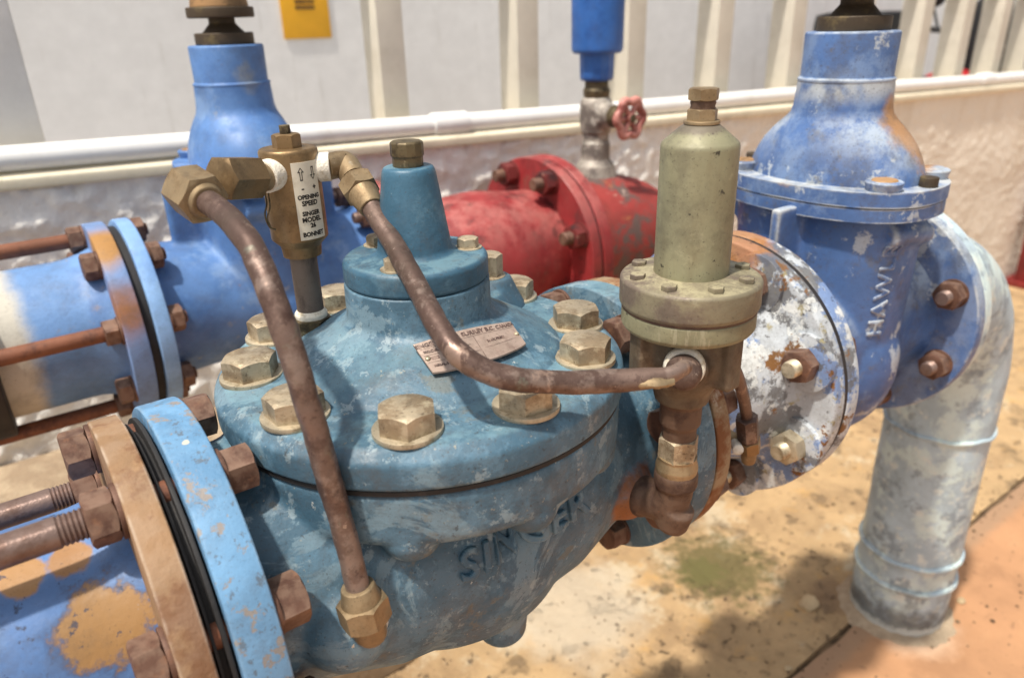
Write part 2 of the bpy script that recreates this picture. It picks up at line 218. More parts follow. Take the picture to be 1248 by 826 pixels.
def fil(pts, r, n=3):
    """round the inner corners of a profile"""
    out = [pts[0]]
    for i in range(1, len(pts) - 1):
        p0, p, p1 = V(pts[i - 1]).to_2d(), V(pts[i]).to_2d(), V(pts[i + 1]).to_2d()
        a, b = p0 - p, p1 - p; k = min(r, a.length * .45, b.length * .45)
        if k < 1e-5: out.append(pts[i]); continue
        A, B = p + a.normalized() * k, p + b.normalized() * k
        for j in range(n + 1):
            t = j / n; q = A * (1 - t) ** 2 + p * 2 * t * (1 - t) + B * t * t; out.append((q.x, q.y))
    out.append(pts[-1]); return out
def rdisc(bm, o, axis, r, t0, t1, b=.002, seg=72, r_in=0):
    lathe(bm, o, axis, fil([(r_in, t0), (r, t0), (r, t1), (r_in, t1)], b), seg, cap=(r_in == 0)) if r_in == 0 else ring(bm, o, axis, r, r_in, t0, t1, b, seg)
def ring(bm, o, axis, r, ri, t0, t1, b=.002, seg=72):
    p = fil([(ri, (t0 + t1) / 2), (ri, t0), (r, t0), (r, t1), (ri, t1), (ri, (t0 + t1) / 2)], b)
    R = lathe(bm, o, axis, p[:-1], seg, cap=False)
    for i in range(seg):
        j = (i + 1) % seg; bm.faces.new((R[-1][i], R[-1][j], R[0][j], R[0][i]))
def sphere(bm, c, r, sc=(1, 1, 1), sub=3):
    g = bmesh.ops.create_icosphere(bm, subdivisions=sub, radius=r)
    for v in g['verts']: v.co = V((v.co.x * sc[0], v.co.y * sc[1], v.co.z * sc[2])) + V(c)
def box(bm, c, s, rot=None, b=0):
    g = bmesh.ops.create_cube(bm, size=1); vs = g['verts']
    for v in vs:
        p = V((v.co.x * s[0], v.co.y * s[1], v.co.z * s[2]))
        if rot: p = rot @ p
        v.co = p + V(c)
    if b:
        es = list({e for v in vs for e in v.link_edges}); bmesh.ops.bevel(bm, geom=es, offset=b, segments=2, affect='EDGES', profile=.7)
def spline(pts, n=10):
    pts = [V(p) for p in pts]; P = [pts[0] * 2 - pts[1]] + pts + [pts[-1] * 2 - pts[-2]]; out = []
    for i in range(1, len(P) - 2):
        a, b, c, d = P[i - 1:i + 3]
        for k in range(n):
            t = k / n; out.append(.5 * ((2 * b) + (c - a) * t + (2 * a - 5 * b + 4 * c - d) * t * t + (3 * b - a - 3 * c + d) * t ** 3))
    out.append(pts[-1]); return out
def sweep(bm, pts, r, seg=20, flat=None, caps=True):
    pts = [V(p) for p in pts]; t = (pts[1] - pts[0]).normalized(); u, v, _ = basis(t); R = []
    for i, p in enumerate(pts):
        t2 = (pts[min(i + 1, len(pts) - 1)] - pts[max(i - 1, 0)]).normalized()
        q = t.rotation_difference(t2); u = q @ u; v = q @ v; t = t2
        rr = r(i / (len(pts) - 1)) if callable(r) else r; fl = flat(i / (len(pts) - 1)) if flat else (1, 1)
        R.append([bm.verts.new(p + u * math.cos(2 * math.pi * k / seg) * rr * fl[0] + v * math.sin(2 * math.pi * k / seg) * rr * fl[1]) for k in range(seg)])
    for A, B in zip(R, R[1:]):
        for k in range(seg): bm.faces.new((A[k], A[(k + 1) % seg], B[(k + 1) % seg], B[k]))
    if caps: bm.faces.new(list(reversed(R[0]))); bm.faces.new(R[-1])
def hexv(bm, ap, t0, t1, o=(0, 0, 0), axis=(0, 0, 1), cham0=False, cham1=True, n=6, sub=6, flat=6):
    """hexagonal prism with turned (chamfered) ends; ap = half width across flats"""
    u, v, a = basis(axis); o = V(o); seg = flat * sub; rc = ap * .97
    def rh(i):
        x = (i % sub) / sub - .5; return ap / math.cos(x * 2 * math.pi / flat)
    def pt(i, r, t):
        g = 2 * math.pi * i / seg; return bm.verts.new(o + (u * math.cos(g) + v * math.sin(g)) * r + a * t)
    L = []
    if cham0: L.append([pt(i, rc * .97, t0) for i in range(seg)])
    L.append([pt(i, rh(i), t0 + (max(0, rh(i) - rc) * .6 if cham0 else 0)) for i in range(seg)])
    L.append([pt(i, rh(i), t1 - (max(0, rh(i) - rc) * .6 if cham1 else 0)) for i in range(seg)])
    if cham1: L.append([pt(i, rc * .97, t1) for i in range(seg)])
    for A, B in zip(L, L[1:]):
        for i in range(seg): bm.faces.new((A[i], A[(i + 1) % seg], B[(i + 1) % seg], B[i]))
    bm.faces.new(list(reversed(L[0]))); bm.faces.new(L[-1])
def dent(bm, amp, sc):
    bm.normal_update()
    for v in bm.verts: v.co += v.normal * (amp * mnoise.noise(v.co * sc) + amp * .5 * mnoise.noise(v.co * sc * 3.1))
def finish(me, mt, ang=38):
    me.materials.clear(); me.materials.append(mt)
    for p in me.polygons: p.use_smooth = True
    me.set_sharp_from_angle(angle=rad(ang))
def link(name, me, loc, parent=None, rot=None):
    o = bpy.data.objects.new(name, me); COL.objects.link(o)
    mw = Matrix.Translation(V(loc) + OFF) @ (rot.to_4x4() if rot else Matrix.Identity(4))
    if parent: o.parent = parent; o.matrix_local = parent['_w'] @ mw if False else WINV[parent.name] @ mw
    else: o.matrix_world = mw
    WINV[o.name] = mw.inverted(); return o
WINV = {}
def obj(name, bm, mt, parent=None, ang=38, recalc=True):
    if recalc: bmesh.ops.recalc_face_normals(bm, faces=bm.faces[:])
    xs = [v.co for v in bm.verts]; lo = V([min(c[i] for c in xs) for i in range(3)]); hi = V([max(c[i] for c in xs) for i in range(3)]); c = (lo + hi) / 2
    bmesh.ops.translate(bm, vec=-c, verts=bm.verts[:])
    me = bpy.data.meshes.new(name); bm.to_mesh(me); bm.free(); finish(me, M[mt] if isinstance(mt, str) else mt, ang)
    return link(name, me, c, parent)
def tag(o, label, cat, group=None, kind=None):
    if label: o['label'] = label
    if cat: o['category'] = cat
    if group: o['group'] = group
    if kind: o['kind'] = kind
    return o
def thing(name, label, cat, loc, group=None):
    o = bpy.data.objects.new(name, None); COL.objects.link(o); o.location = V(loc) + OFF; o.empty_display_size = .05
    WINV[o.name] = Matrix.Translation(V(loc) + OFF).inverted(); return tag(o, label, cat, group)
def B(): return bmesh.new()
def cast(name, bm, mt, parent, voxel=.0035, smooth=4, fac=.5, ret=False, ang=70):
    """fuse overlapping shapes into one cast surface"""
    me = bpy.data.meshes.new('tmp'); bm.to_mesh(me); bm.free(); t = bpy.data.objects.new('tmp', me); COL.objects.link(t)
    md = t.modifiers.new('r', 'REMESH'); md.mode = 'VOXEL'; md.voxel_size = voxel
    ms = t.modifiers.new('s', 'SMOOTH'); ms.iterations = smooth; ms.factor = fac
    dg = bpy.context.evaluated_depsgraph_get(); m2 = bpy.data.meshes.new_from_object(t.evaluated_get(dg)); bpy.data.objects.remove(t); bpy.data.meshes.remove(me)
    b2 = bmesh.new(); b2.from_mesh(m2); bpy.data.meshes.remove(m2)
    tree = BVHTree.FromBMesh(b2) if ret else None
    o = obj(name, b2, mt, parent, ang=ang, recalc=False)
    return (o, tree) if ret else o
MC = {}
def rotz_to(axis, spin=0):
    return V(axis).normalized().to_track_quat('Z', 'Y').to_matrix() @ Matrix.Rotation(spin, 3, 'Z')
def bolt(parent, p, axis, ap=.0175, h=.015, mt='zinc', wash=None, wr=.0235, wt=.003, spin=None, end=None, endm='rustbolt', name='bolt', nut=False):
    """hex head (or nut with a stud end) seated on p, pointing along axis"""
    key = (ap, h, mt, wash, end, nut)
    if key not in MC:
        bm = B(); hexv(bm, ap, (wt if wash else -.001), (wt if wash else 0) + h, cham0=nut)
        me = bpy.data.meshes.new('bolt'); bmesh.ops.recalc_face_normals(bm, faces=bm.faces[:]); bm.to_mesh(me); bm.free(); finish(me, M[mt], 25); MC[key] = me
    sp = random.uniform(0, 1.05) if spin is None else spin
    o = link(name, MC[key], p, parent, rotz_to(axis, sp)); R = rotz_to(axis, sp)
    if wash:
        k2 = ('w', wr, wt, wash)
        if k2 not in MC:
            bm = B(); lathe(bm, (0, 0, 0), (0, 0, 1), fil([(0, -.001), (wr, -.001), (wr, wt), (0, wt)], .0006, 2), 40); me = bpy.data.meshes.new('washer'); bmesh.ops.recalc_face_normals(bm, faces=bm.faces[:]); bm.to_mesh(me); bm.free(); finish(me, M[wash], 30); MC[k2] = me
        link('washer', MC[k2], p, o, R)
    if end:
        er, elen = end; k3 = ('e', er, elen, endm, h)
        if k3 not in MC:
            bm = B(); t0 = h * .5; pr = [(0, t0)]; n = int((elen - t0) / .0022)
            for i in range(n): pr += [(er, t0 + i * .0022), (er * .9, t0 + i * .0022 + .0011)]
            pr += [(er * .86, elen), (0, elen)]
            lathe(bm, (0, 0, 0), (0, 0, 1), pr, 24); me = bpy.data.meshes.new('stud'); bmesh.ops.recalc_face_normals(bm, faces=bm.faces[:]); bm.to_mesh(me); bm.free(); finish(me, M[endm], 40); MC[k3] = me
        link('stud_end', MC[k3], p, o, R)
    return o
def text_pts(body, size, depth=.001, align='CENTER', bold=0, spacing=1.0):
    c = bpy.data.curves.new('t', 'FONT'); c.body = body; c.size = size; c.extrude = depth / 2; c.align_x = align; c.align_y = 'CENTER'; c.offset = bold; c.space_character = spacing; c.resolution_u = 3
    t = bpy.data.objects.new('t', c); COL.objects.link(t); dg = bpy.context.evaluated_depsgraph_get(); me = bpy.data.meshes.new_from_object(t.evaluated_get(dg)); bpy.data.objects.remove(t); bpy.data.curves.remove(c)
    b = bmesh.new(); b.from_mesh(me); bpy.data.meshes.remove(me); return b
def maptext(b, fn):
    for v in b.verts: v.co = fn(v.co.x, v.co.y, v.co.z)
    return b
def merge(dst, src):
    me = bpy.data.meshes.new('m'); src.to_mesh(me); src.free(); dst.from_mesh(me); bpy.data.meshes.remove(me)
def circ(x, y, z, r, a): return V((x, y + r * math.cos(rad(a)), z + r * math.sin(rad(a))))
def struct(o): o['kind'] = 'structure'; return o

# ================================================================== the setting
bm = B(); s = 120; vs = [bm.verts.new(V((a, b, -G - .035))) for a, b in ((-s, -s), (s, -s), (s, s), (-s, s))]; bm.faces.new(vs)
struct(obj('ground', bm, 'road'))
def slab(name, x0, x1, y0, y1, mt, nx, ny, amp, e0=0, e1=0):
    bm = B(); grid = []
    for j in range(ny + 1):
        row = []
        for i in range(nx + 1):
            x = x0 + (x1 - x0) * i / nx; y = y0 + (y1 - y0) * (j / ny)
            if j == 0: y += e0 * mnoise.noise((x * 14, 3.1, 0)) + e0 * .6 * mnoise.noise((x * 50, 1.1, 0))
            if j == ny: y += e1 * mnoise.noise((x * 14, 7.1, 0)) + e1 * .6 * mnoise.noise((x * 50, 9.1, 0))
            z = -G + amp * mnoise.fractal((x * 7, y * 7, 1.5), .9, 2.1, 4) - (amp * .8 if j in (0, ny) else 0)
            row.append(bm.verts.new((x, y, z)))
        grid.append(row)
    for j in range(ny):
        for i in range(nx): bm.faces.new((grid[j][i], grid[j][i + 1], grid[j + 1][i + 1], grid[j + 1][i]))
    bd = [grid[0][i] for i in range(nx + 1)] + [grid[j][nx] for j in range(1, ny + 1)] + [grid[ny][i] for i in range(nx - 1, -1, -1)] + [grid[j][0] for j in range(ny - 1, 0, -1)]
    lo = [bm.verts.new((v.co.x, v.co.y, -G - .034)) for v in bd]
    for i in range(len(bd)):
        j = (i + 1) % len(bd); bm.faces.new((bd[j], bd[i], lo[i], lo[j]))
    return struct(obj(name, bm, mt, ang=60))
slab('paving_slab', -3, 6, .036, .98, 'slab_sand', 420, 60, .004, .004, 0)
slab('paving_slab', -3, 6, -3, .024, 'slab_orange', 300, 100, .0025, 0, .004)
# earth packed in the joint between the slabs
bm = B(); vs = []
for i in range(200):
    x = -3 + 9 * i / 199; z = -G - .012 + .004 * mnoise.noise((x * 9, 0, 4)); vs.append((bm.verts.new((x, .015, z)), bm.verts.new((x, .045, z))))
for a, b in zip(vs, vs[1:]): bm.faces.new((a[0], b[0], b[1], a[1]))
struct(obj('joint_earth', bm, 'earth'))

# low stucco wall, its top falls a little to the right
WA = rad(4.0); WN = V((math.sin(WA), math.cos(WA), 0)); WD = V((math.cos(WA), -math.sin(WA), 0)); WB = V((3.504, .745, 0))
def wp(s, n, z): return WB + WD * s + WN * n + V((0, 0, z))
def wtop(s): return .0 + (.072) * (-s) / 3.73 - .028
wall = thing('boundary_wall', 'low white stucco wall behind the pipes, with cream coping', 'wall', wp(-2, .1, -G))
bm = B(); NX, NZ = 900, 120; grid = []
for j in range(NZ + 1):
    row = []
    for i in range(NX + 1):
        s = -5.2 + 7.2 * i / NX; z = -G - .03 + (wtop(s) + G + .03) * j / NZ; q = (s * 26, z * 26, 0)
        k = max(.25, min(1, (-s - 1.2) / 1.2)); d = k * (.014 * max(0, mnoise.noise(q) + .1) + .006 * mnoise.noise((s * 62, z * 62, 5))) + .006 * mnoise.noise((s * 5, z * 5, 2))
        row.append(bm.verts.new(wp(s, -d, z)))
    grid.append(row)
for j in range(NZ):
    for i in range(NX): bm.faces.new((grid[j][i], grid[j][i + 1], grid[j + 1][i + 1], grid[j + 1][i]))
bk = [bm.verts.new(wp(s, .19, z)) for s, z in ((-5.2, -G - .03), (2, -G - .03), (2, wtop(2)), (-5.2, wtop(-5.2)))]
bm.faces.new((bk[1], bk[0], bk[3], bk[2])); bm.faces.new([grid[NZ][i] for i in range(NX + 1)] + [bk[2], bk[3]])
bm.faces.new([grid[j][NX] for j in range(NZ, -1, -1)] + [bk[1], bk[2]]); bm.faces.new([grid[j][0] for j in range(NZ + 1)] + [bk[3], bk[0]])
obj('stucco_face', bm, 'stucco', wall, ang=80, recalc=False)
bm = B(); prof = fil([(.205, 0), (-.014, 0), (-.014, .02), (.0, .026), (.205, .026)], .004); ends = []
for s in (-5.2, 2.0): ends.append([bm.verts.new(wp(s, n, wtop(s) + z)) for n, z in prof])
for i in range(len(prof)): bm.faces.new((ends[0][i], ends[0][(i + 1) % len(prof)], ends[1][(i + 1) % len(prof)], ends[1][i]))
bm.faces.new(ends[0]); bm.faces.new(list(reversed(ends[1]))); obj('coping', bm, 'coping', wall)
# white plastic pipe lying on the coping
PR = .0215
pv = thing('plastic_pipe', 'long white plastic pipe lying along the top of the low wall', 'pipe', wp(-2, .02, wtop(-2) + .026))
bm = B(); sweep(bm, [wp(s, .016 + .004 * math.sin(s * 2), wtop(s) + .026 + PR + .002 * math.sin(s * 3)) for s in [-5.1 + .1 * i for i in range(71)]], PR, 24); obj('pipe_run', bm, 'pvc', pv, 60)
for s0 in (-2.92, -.62):
    bm = B(); a, b = wp(s0, .016 + .004 * math.sin(s0 * 2), wtop(s0) + .026 + PR), wp(s0 + .085, .016, wtop(s0 + .085) + .026 + PR)
    lathe(bm, a, b - a, fil([(PR * .9, 0), (PR * 1.17, 0), (PR * 1.17, .085), (PR * .9, .085)], .001), 28); obj('coupling_sleeve', bm, 'pvc', pv)
# fence posts on the wall
def post_s(px, py):
    d = ray(px, py); p0 = wp(0, .08, 0); t = ((p0 - CP).dot(WN)) / d.dot(WN); return (CP + d * t - WB).dot(WD)
fence_px = [(468, 150, 'second'), (631, 136, ''), (762, 124, ''), (868, 114, ''), (956, 110, ''), (1038, 106, ''), (1110, 103, ''), (1160, 100, ''), (1205, 97, ''), (1243, 95, '')]
PH = .34
bm = B(); box(bm, (0, 0, PH / 2), (.062, .084, PH), b=.006); bmesh.ops.recalc_face_normals(bm, faces=bm.faces[:]); pm = bpy.data.meshes.new('fence_post'); bm.to_mesh(pm); bm.free(); finish(pm, M['post'], 30)
where = ['straight above the teal dome plug', 'above the red flange', 'behind the blue air valve', 'rising behind the olive cylinder top',
         'between olive cylinder and chalky gate neck', 'behind the chalky gate neck']
PM = Matrix.Rotation(-WA, 3, 'Z')
for k, (px, py, _) in enumerate(fence_px):
    s = post_s(px, py) + .035
    o = link('fence_post', pm, wp(s, .1225, wtop(s) + .026), None, PM)
    tag(o, ('cream fence post on the wall, ' + where[k]) if k < 6 else 'cream fence post, %s one past the chalky gate neck' % ['first', 'second', 'third', 'fourth'][k - 6], 'fence post', 'cream posts on the wall')
rl = B(); ends = []
for s in (-5.1, 1.9):
    z = wtop(s) + .026 + PH; ends.append([rl.verts.new(wp(s, n, z + dz)) for n, dz in ((.105, -.002), (.15, -.002), (.15, .04), (.105, .04))])
for i in range(4): rl.faces.new((ends[0][i], ends[0][(i + 1) % 4], ends[1][(i + 1) % 4], ends[1][i]))
rl.faces.new(ends[0]); rl.faces.new(list(reversed(ends[1]))); tag(obj('fence_rail', rl, 'post'), 'cream top rail running across the fence posts on the wall', 'rail')
# wide pillar at the left end of the fence
s1 = post_s(58, 182); bm = B(); box(bm, wp(s1 - .2, .17, .28 + wtop(s1)), (.4, .18, .56), PM, .006); tag(obj('wall_pillar', bm, 'pillar'), 'wide grey pillar standing on the wall left of the posts', 'pillar')
# pale grey boundary building behind
GW = 1.15
bm = B(); box(bm, wp(-1.2, GW + .1, -.1), (9, .2, 1.9), PM); gw = tag(obj('grey_wall', bm, 'greywall'), 'plain pale grey wall across the back, behind the fence posts', 'wall')
# yellow sign on it
def ongw(x, y, off=0):
    d = ray(x, y); p0 = wp(0, GW - off, 0); return CP + d * ((p0 - CP).dot(WN) / d.dot(WN))
sc = ongw(371, 8, .004); sg = thing('warning_sign', 'small yellow and orange sign fixed to the pale grey wall', 'sign', sc)
bm = B(); box(bm, sc, (.165, .004, .20), PM, .001); obj('plate', bm, 'signy', sg)
bm = B(); box(bm, sc + V((0, 0, .088)) - WN * .003, (.150, .003, .055), PM); obj('print_band', bm, 'signr', sg)
for dz, hh in ((.022, .012), (.004, .012), (-.014, .012)):
    bm = B(); box(bm, sc + V((0, 0, dz + .01)) - WN * .003, (.066, .003, hh), PM); obj('print_line', bm, 'signd', sg)
# raised concrete plinth below the far pipe
bm = B(); box(bm, (-1.35, .76, (-.45 - G) / 2), (3.1, .5, G - .45), None, .012); bmesh.ops.subdivide_edges(bm, edges=bm.edges[:], cuts=3, use_grid_fill=True); tag(obj('concrete_plinth', bm, 'plinth'), 'dusty raised concrete plinth below the far blue pipe', 'plinth')

# ================================================================== the big control valve
cv = thing('control_valve', 'large teal diaphragm control valve with round bolted bonnet and tapered dome', 'control valve', (0, 0, AX - .18))
bm = B()
lathe(bm, (0, 0, 0), (0, 0, 1), fil([(0, -.0015), (.1655, -.0015), (.167, -.006), (.1665, -.040), (.162, -.047), (.112, -.0495), (.108, -.065), (.128, -.10), (.1335, -.13), (.129, -.158), (.116, -.190), (.088, -.220), (.05, -.240), (0, -.247)], .005, 3), 96)
for sgn in (-1, 1):
    lathe(bm, (0, 0, AX), (sgn, 0, 0), [(.0, .02), (.132, .02), (.125, .09), (.109, .14), (.102, .17), (.104, .2), (0, .2)], 72)
for k in range(10):
    a = rad(-162 + 36 * k); c = V((.143 * math.cos(a), .143 * math.sin(a), 0))
    lathe(bm, c, (0, 0, 1), [(0, -.067), (.011, -.0655), (.019, -.060), (.0235, -.05), (.0235, -.02), (0, -.02)], 28)
# raised pad around the sensing port, lower lug, raised band with the cast maker's name
sphere(bm, (-.133, -.09, -.118), .038, (1, 1, 1.1))
lathe(bm, (.045, -.035, -.293), (0, 0, 1), [(0, 0), (.017, .002), (.025, .012), (.03, .06), (0, .07)], 28)
sphere(bm, (.15, -.095, -.125), .03)
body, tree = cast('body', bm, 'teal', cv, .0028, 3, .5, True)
# cast letters follow the surface
tb = text_pts('SINGER', .036, .011, 'LEFT', .0011, 1.14)
P0 = V((-.068, -.26, -.081))
bmesh.ops.subdivide_edges(tb, edges=[e for e in tb.edges if e.calc_length() > .006], cuts=2)
def onbody(x, y, z):
    ang = -1.97 + x / .140; zz = -.0915 + y + .004 * (x / .1); d = V((math.cos(ang), math.sin(ang), 0))
    h = tree.ray_cast(V((0, 0, zz)) + d * .4, -d)
    p = h[0] if h[0] else V((0, 0, zz)) + d * .15
    return p + (h[1] if h[0] else d) * (z * 1.0 - .0018)
maptext(tb, onbody); cast('cast_lettering', tb, 'teal', body, .0011, 3)
# bonnet
bm = B()
lathe(bm, (0, 0, 0), (0, 0, 1), [(0, .0015)] + fil([(.166, .0015), (.1695, .004), (.1695, .023), (.160, .0315), (.117, .034), (.1145, .0365), (.085, .053), (.064, .0635), (.0595, .068), (.0590, .0962), (.0, .0965)], .0028, 3), 120)
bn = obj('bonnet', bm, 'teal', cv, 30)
bm = B(); ring(bm, (0, 0, 0), (0, 0, 1), .1674, .10, -.0019, .0019, .0003, 96); obj('bonnet_gasket', bm, 'black', cv)
# port boss with plug, and the boss that carries the brass speed valve
cpl = V((.1015, .046, 0)); bm = B()
for t in range(1):
    lathe(bm, cpl, (0, 0, 1), [(0, .02), (.040, .02), (.034, .036), (.026, .052), (.0225, .060), (.021, .0625), (0, .0625)], 40)
    lathe(bm, cpl * .78, (0, 0, 1), [(0, .02), (.040, .02), (.034, .042), (.026, .054), (.0, .060)], 40)
cast('port_boss', bm, 'teal', bn, .0028, 4)
bm = B(); lathe(bm, cpl + V((0, 0, .0615)), (0, 0, 1), [(.0165, 0), (.0165, .0015), (.013, .003)], 32); hexv(bm, .0125, .002, .0225, cpl + V((0, 0, .0615)), flat=6); obj('port_plug', bm, 'zinc', bn, 25)
hub = B(); lathe(hub, (0, 0, 0), (0, 0, 1), [(0, .097)] + fil([(.0575, .097), (.0585, .0985), (.0585, .1125), (.0555, .1155), (.034, .1165), (.0300, .120), (.0208, .181), (.019, .185), (0, .185)], .002, 3), 80)
hb = obj('spring_dome', hub, 'teal_dark', cv, 30)
bm = B(); lathe(bm, (0, 0, .185), (0, 0, 1), fil([(.0, -.001), (.0118, -.001), (.0118, .007), (.0128, .008), (.0128, .0175), (.0115, .019), (0, .019)], .0008), 12); obj('dome_plug', bm, 'plugdark', hb, 20)
for a in (107, -22, -140):
    bolt(cv, (.0435 * math.cos(rad(a)), .0435 * math.sin(rad(a)), .1155), (0, 0, 1), .0078, .0075, 'zinc', 'washer', .0115, .0012)
for a in (-160.5, -124.5, -88.5, -50, -20, 20, 58, 96, 131, 164):
    a = rad(a); bolt(cv, (.139 * math.cos(a), .139 * math.sin(a), .0325), (0, 0, 1), .0185, .0155, 'zinc', 'washer', .0245, .003)
# flanges
for x0, x1, mt, nm in ((-.2177, -.189, 'lblue', 'inlet_flange'), (.195, .2235, 'teal', 'outlet_flange')):
    bm = B(); rdisc(bm, (0, 0, AX), (1, 0, 0), .1447, x0, x1, .0025, 96); obj(nm, bm, mt, cv, 30)
for a in range(8):
    an = 22.5 + 45 * a
    bolt(cv, circ(-.189, 0, AX, .124, an), (1, 0, 0), .0155, .019, 'rustbolt', 'rustbolt', .0185, .003)
    bolt(cv, circ(.195, 0, AX, .124, an), (-1, 0, 0), .0155, .018, 'rustbolt', 'rustbolt', .0185, .003)
# nameplate bent over the cone of the bonnet
def cone_z(r): return .0375 + (.1145 - r) / (.1145 - .085) * .0165 if r > .085 else .054 + (.085 - r) / .019 * .012
def oncone(px, py):
    z = .05
    for _ in range(40):
        p = onz(px, py, z); z = .5 * z + .5 * cone_z(max(.064, p.to_2d().length))
    return p.to_2d()
PC = [oncone(*q) for q in ((528, 461), (641, 425), (504, 427), (622, 398))]      # bottom left, bottom right, top left, top right
def onplate(u, v, w):
    a = (u + .047) / .094; b = (v + .0165) / .035; q = (PC[0] * (1 - a) + PC[1] * a) * (1 - b) + (PC[2] * (1 - a) + PC[3] * a) * b
    q = q * (1 + .10 * (1 - (2 * a - 1) ** 2)); return V((q.x, q.y, cone_z(max(.062, q.length)) + .0034 + w))
bm = B(); nu, nv = 26, 8; lay = []
for w in (0, .0014):
    lay.append([[bm.verts.new(onplate(-.047 + .094 * i / nu, -.0165 + .035 * j / nv, w)) for i in range(nu + 1)] for j in range(nv + 1)])
for L, fl in ((lay[0], True), (lay[1], False)):
    for j in range(nv):
        for i in range(nu):
            f = (L[j][i], L[j][i + 1], L[j + 1][i + 1], L[j + 1][i]); bm.faces.new(tuple(reversed(f)) if fl else f)
e0 = [lay[0][0][i] for i in range(nu + 1)] + [lay[0][j][nu] for j in range(1, nv + 1)] + [lay[0][nv][i] for i in range(nu - 1, -1, -1)] + [lay[0][j][0] for j in range(nv - 1, 0, -1)]
e1 = [lay[1][0][i] for i in range(nu + 1)] + [lay[1][j][nu] for j in range(1, nv + 1)] + [lay[1][nv][i] for i in range(nu - 1, -1, -1)] + [lay[1][j][0] for j in range(nv - 1, 0, -1)]
for i in range(len(e0)):
    j = (i + 1) % len(e0); bm.faces.new((e0[i], e0[j], e1[j], e1[i]))
npl = obj('nameplate', bm, 'plate', cv, 30)
bm = B()
for body_, sz, u0, v0 in (('SINGER VALVE  SURREY B.C. CANADA', .0056, 0, .0135), ('MODEL', .0038, -.037, .0065), ('SIZE', .0038, -.037, -.001), ('SERIAL NO', .0034, -.034, -.0095), ('106', .0042, -.018, .0065), ('MAX PRESS', .0036, .018, .0015)):
    t = text_pts(body_, sz, .0004, 'CENTER', .00012); maptext(t, lambda x, y, z, u0=u0, v0=v0: onplate(x + u0, y + v0, .0017 + z)); merge(bm, t)
for (ua, ub, va, vb) in ((-.045, .045, .0100, .0103), (-.045, -.005, .0026, .0029), (-.045, .0, -.0052, -.0049), (-.0262, -.0258, -.005, .010), (0.004, .040, -.004, -.0037), (0.0, .0004, -.014, .01)):
    n = 14 if ub - ua > .004 else 1; q = [(bm.verts.new(onplate(ua + (ub - ua) * i / n, va, .0017)), bm.verts.new(onplate(ua + (ub - ua) * i / n, vb, .0017))) for i in range(n + 1)]
    for a, b in zip(q, q[1:]): bm.faces.new((a[0], b[0], b[1], a[1]))
obj('nameplate_print', bm, 'plateink', npl)
for u0 in (-.043, .043):
    bm = B(); c = onplate(u0, .0, .0012); n = (onplate(u0, .0, .01) - c); lathe(bm, c, V((n.x, n.y, n.z)), [(.0022, -.001), (.0022, .0008), (.0012, .0016), (0, .0018)], 14); obj('rivet', bm, 'washer', npl)

# ================================================================== inlet pipe with tie rods
ip = thing('inlet_pipe', 'blue pipe with tan rusty flange bolted to the light blue inlet flange', 'pipe', (-.45, 0, AX))
bm = B(); lathe(bm, (0, 0, AX), (1, 0, 0), fil([(.088, -1.1), (.088, -.275), (.094, -.2505)], .01), 80); obj('pipe', bm, 'ppipe', ip, 40)
bm = B(); rdisc(bm, (0, 0, AX), (1, 0, 0), .1435, -.2505, -.2305, .0022, 96); obj('flange', bm, 'rustflange', ip, 30)
bm = B(); ring(bm, (0, 0, AX), (1, 0, 0), .1345, .07, -.2285, -.2265, .0005, 96); ring(bm, (0, 0, AX), (1, 0, 0), .1375, .07, -.2225, -.2195, .0006, 96); lathe(bm, (0, 0, AX), (1, 0, 0), [(.128, -.231), (.128, -.2175)], 64, False); obj('rubber_gasket', bm, 'black', ip)
for a in range(8):
    an = 22.5 + 45 * a; rodm = a in (0, 2, 4, 6)
    bolt(ip, circ(-.2505, 0, AX, .124, an), (-1, 0, 0), .0158, .0175, 'rustbolt', 'rustbolt', .0185, .003, end=None, nut=True)
    bm = B(); lathe(bm, circ(0, 0, AX, .124, an), (1, 0, 0), [(.0095, -.2305), (.0095, -.2175)], 16, False); obj('stud', bm, 'rodrust', ip)
    if rodm:
        pr = [(.0102, -1.1), (.0102, -.286)]
        for i in range(7): pr += [(.0102, -.286 + i * .0028), (.009, -.286 + i * .0028 + .0014)]
        pr += [(.0095, -.262)]
        bm = B(); lathe(bm, circ(0, 0, AX, .124, an), (1, 0, 0), pr, 24); obj('tie_rod', bm, 'rod', ip, 30)

# ================================================================== brass opening speed valve on the bonnet
A0 = V((-.066, .0735, 0))
sv = thing('speed_valve', 'small brass cylinder valve with printed label standing on a grey nipple', 'valve', A0 + V((0, 0, .045)))
bm = B(); hexv(bm, .0145, .036, .0555, A0, sub=4); obj('bushing', bm, 'plugdark', sv, 25)
bm = B(); lathe(bm, A0, (0, 0, 1), fil([(0, .024), (.0205, .024), (.0205, .034), (.0175, .037), (0, .037)], .001), 32); obj('base_collar', bm, 'brassdull', sv)
bm = B(); lathe(bm, A0, (0, 0, 1), fil([(0, .055), (.0135, .055), (.014, .059), (.0115, .0625), (0, .0625)], .001), 24); obj('thread_tape', bm, 'tape', sv)
bm = B(); lathe(bm, A0, (0, 0, 1), [(.0112, .05), (.0112, .125)], 32); obj('nipple', bm, 'steelpipe', sv)
BR = .0229
bm = B(); lathe(bm, A0, (0, 0, 1), [(0, .111)] + fil([(.0155, .111), (.0165, .120), (BR, .1265), (BR, .1965), (.0215, .1985), (0, .1985)], .0012), 64); sb = obj('valve_body', bm, 'brass', sv, 30)
bm = B(); hexv(bm, .0098, .198, .209, A0, sub=5); obj('cap_nut', bm, 'brass', sv, 25)
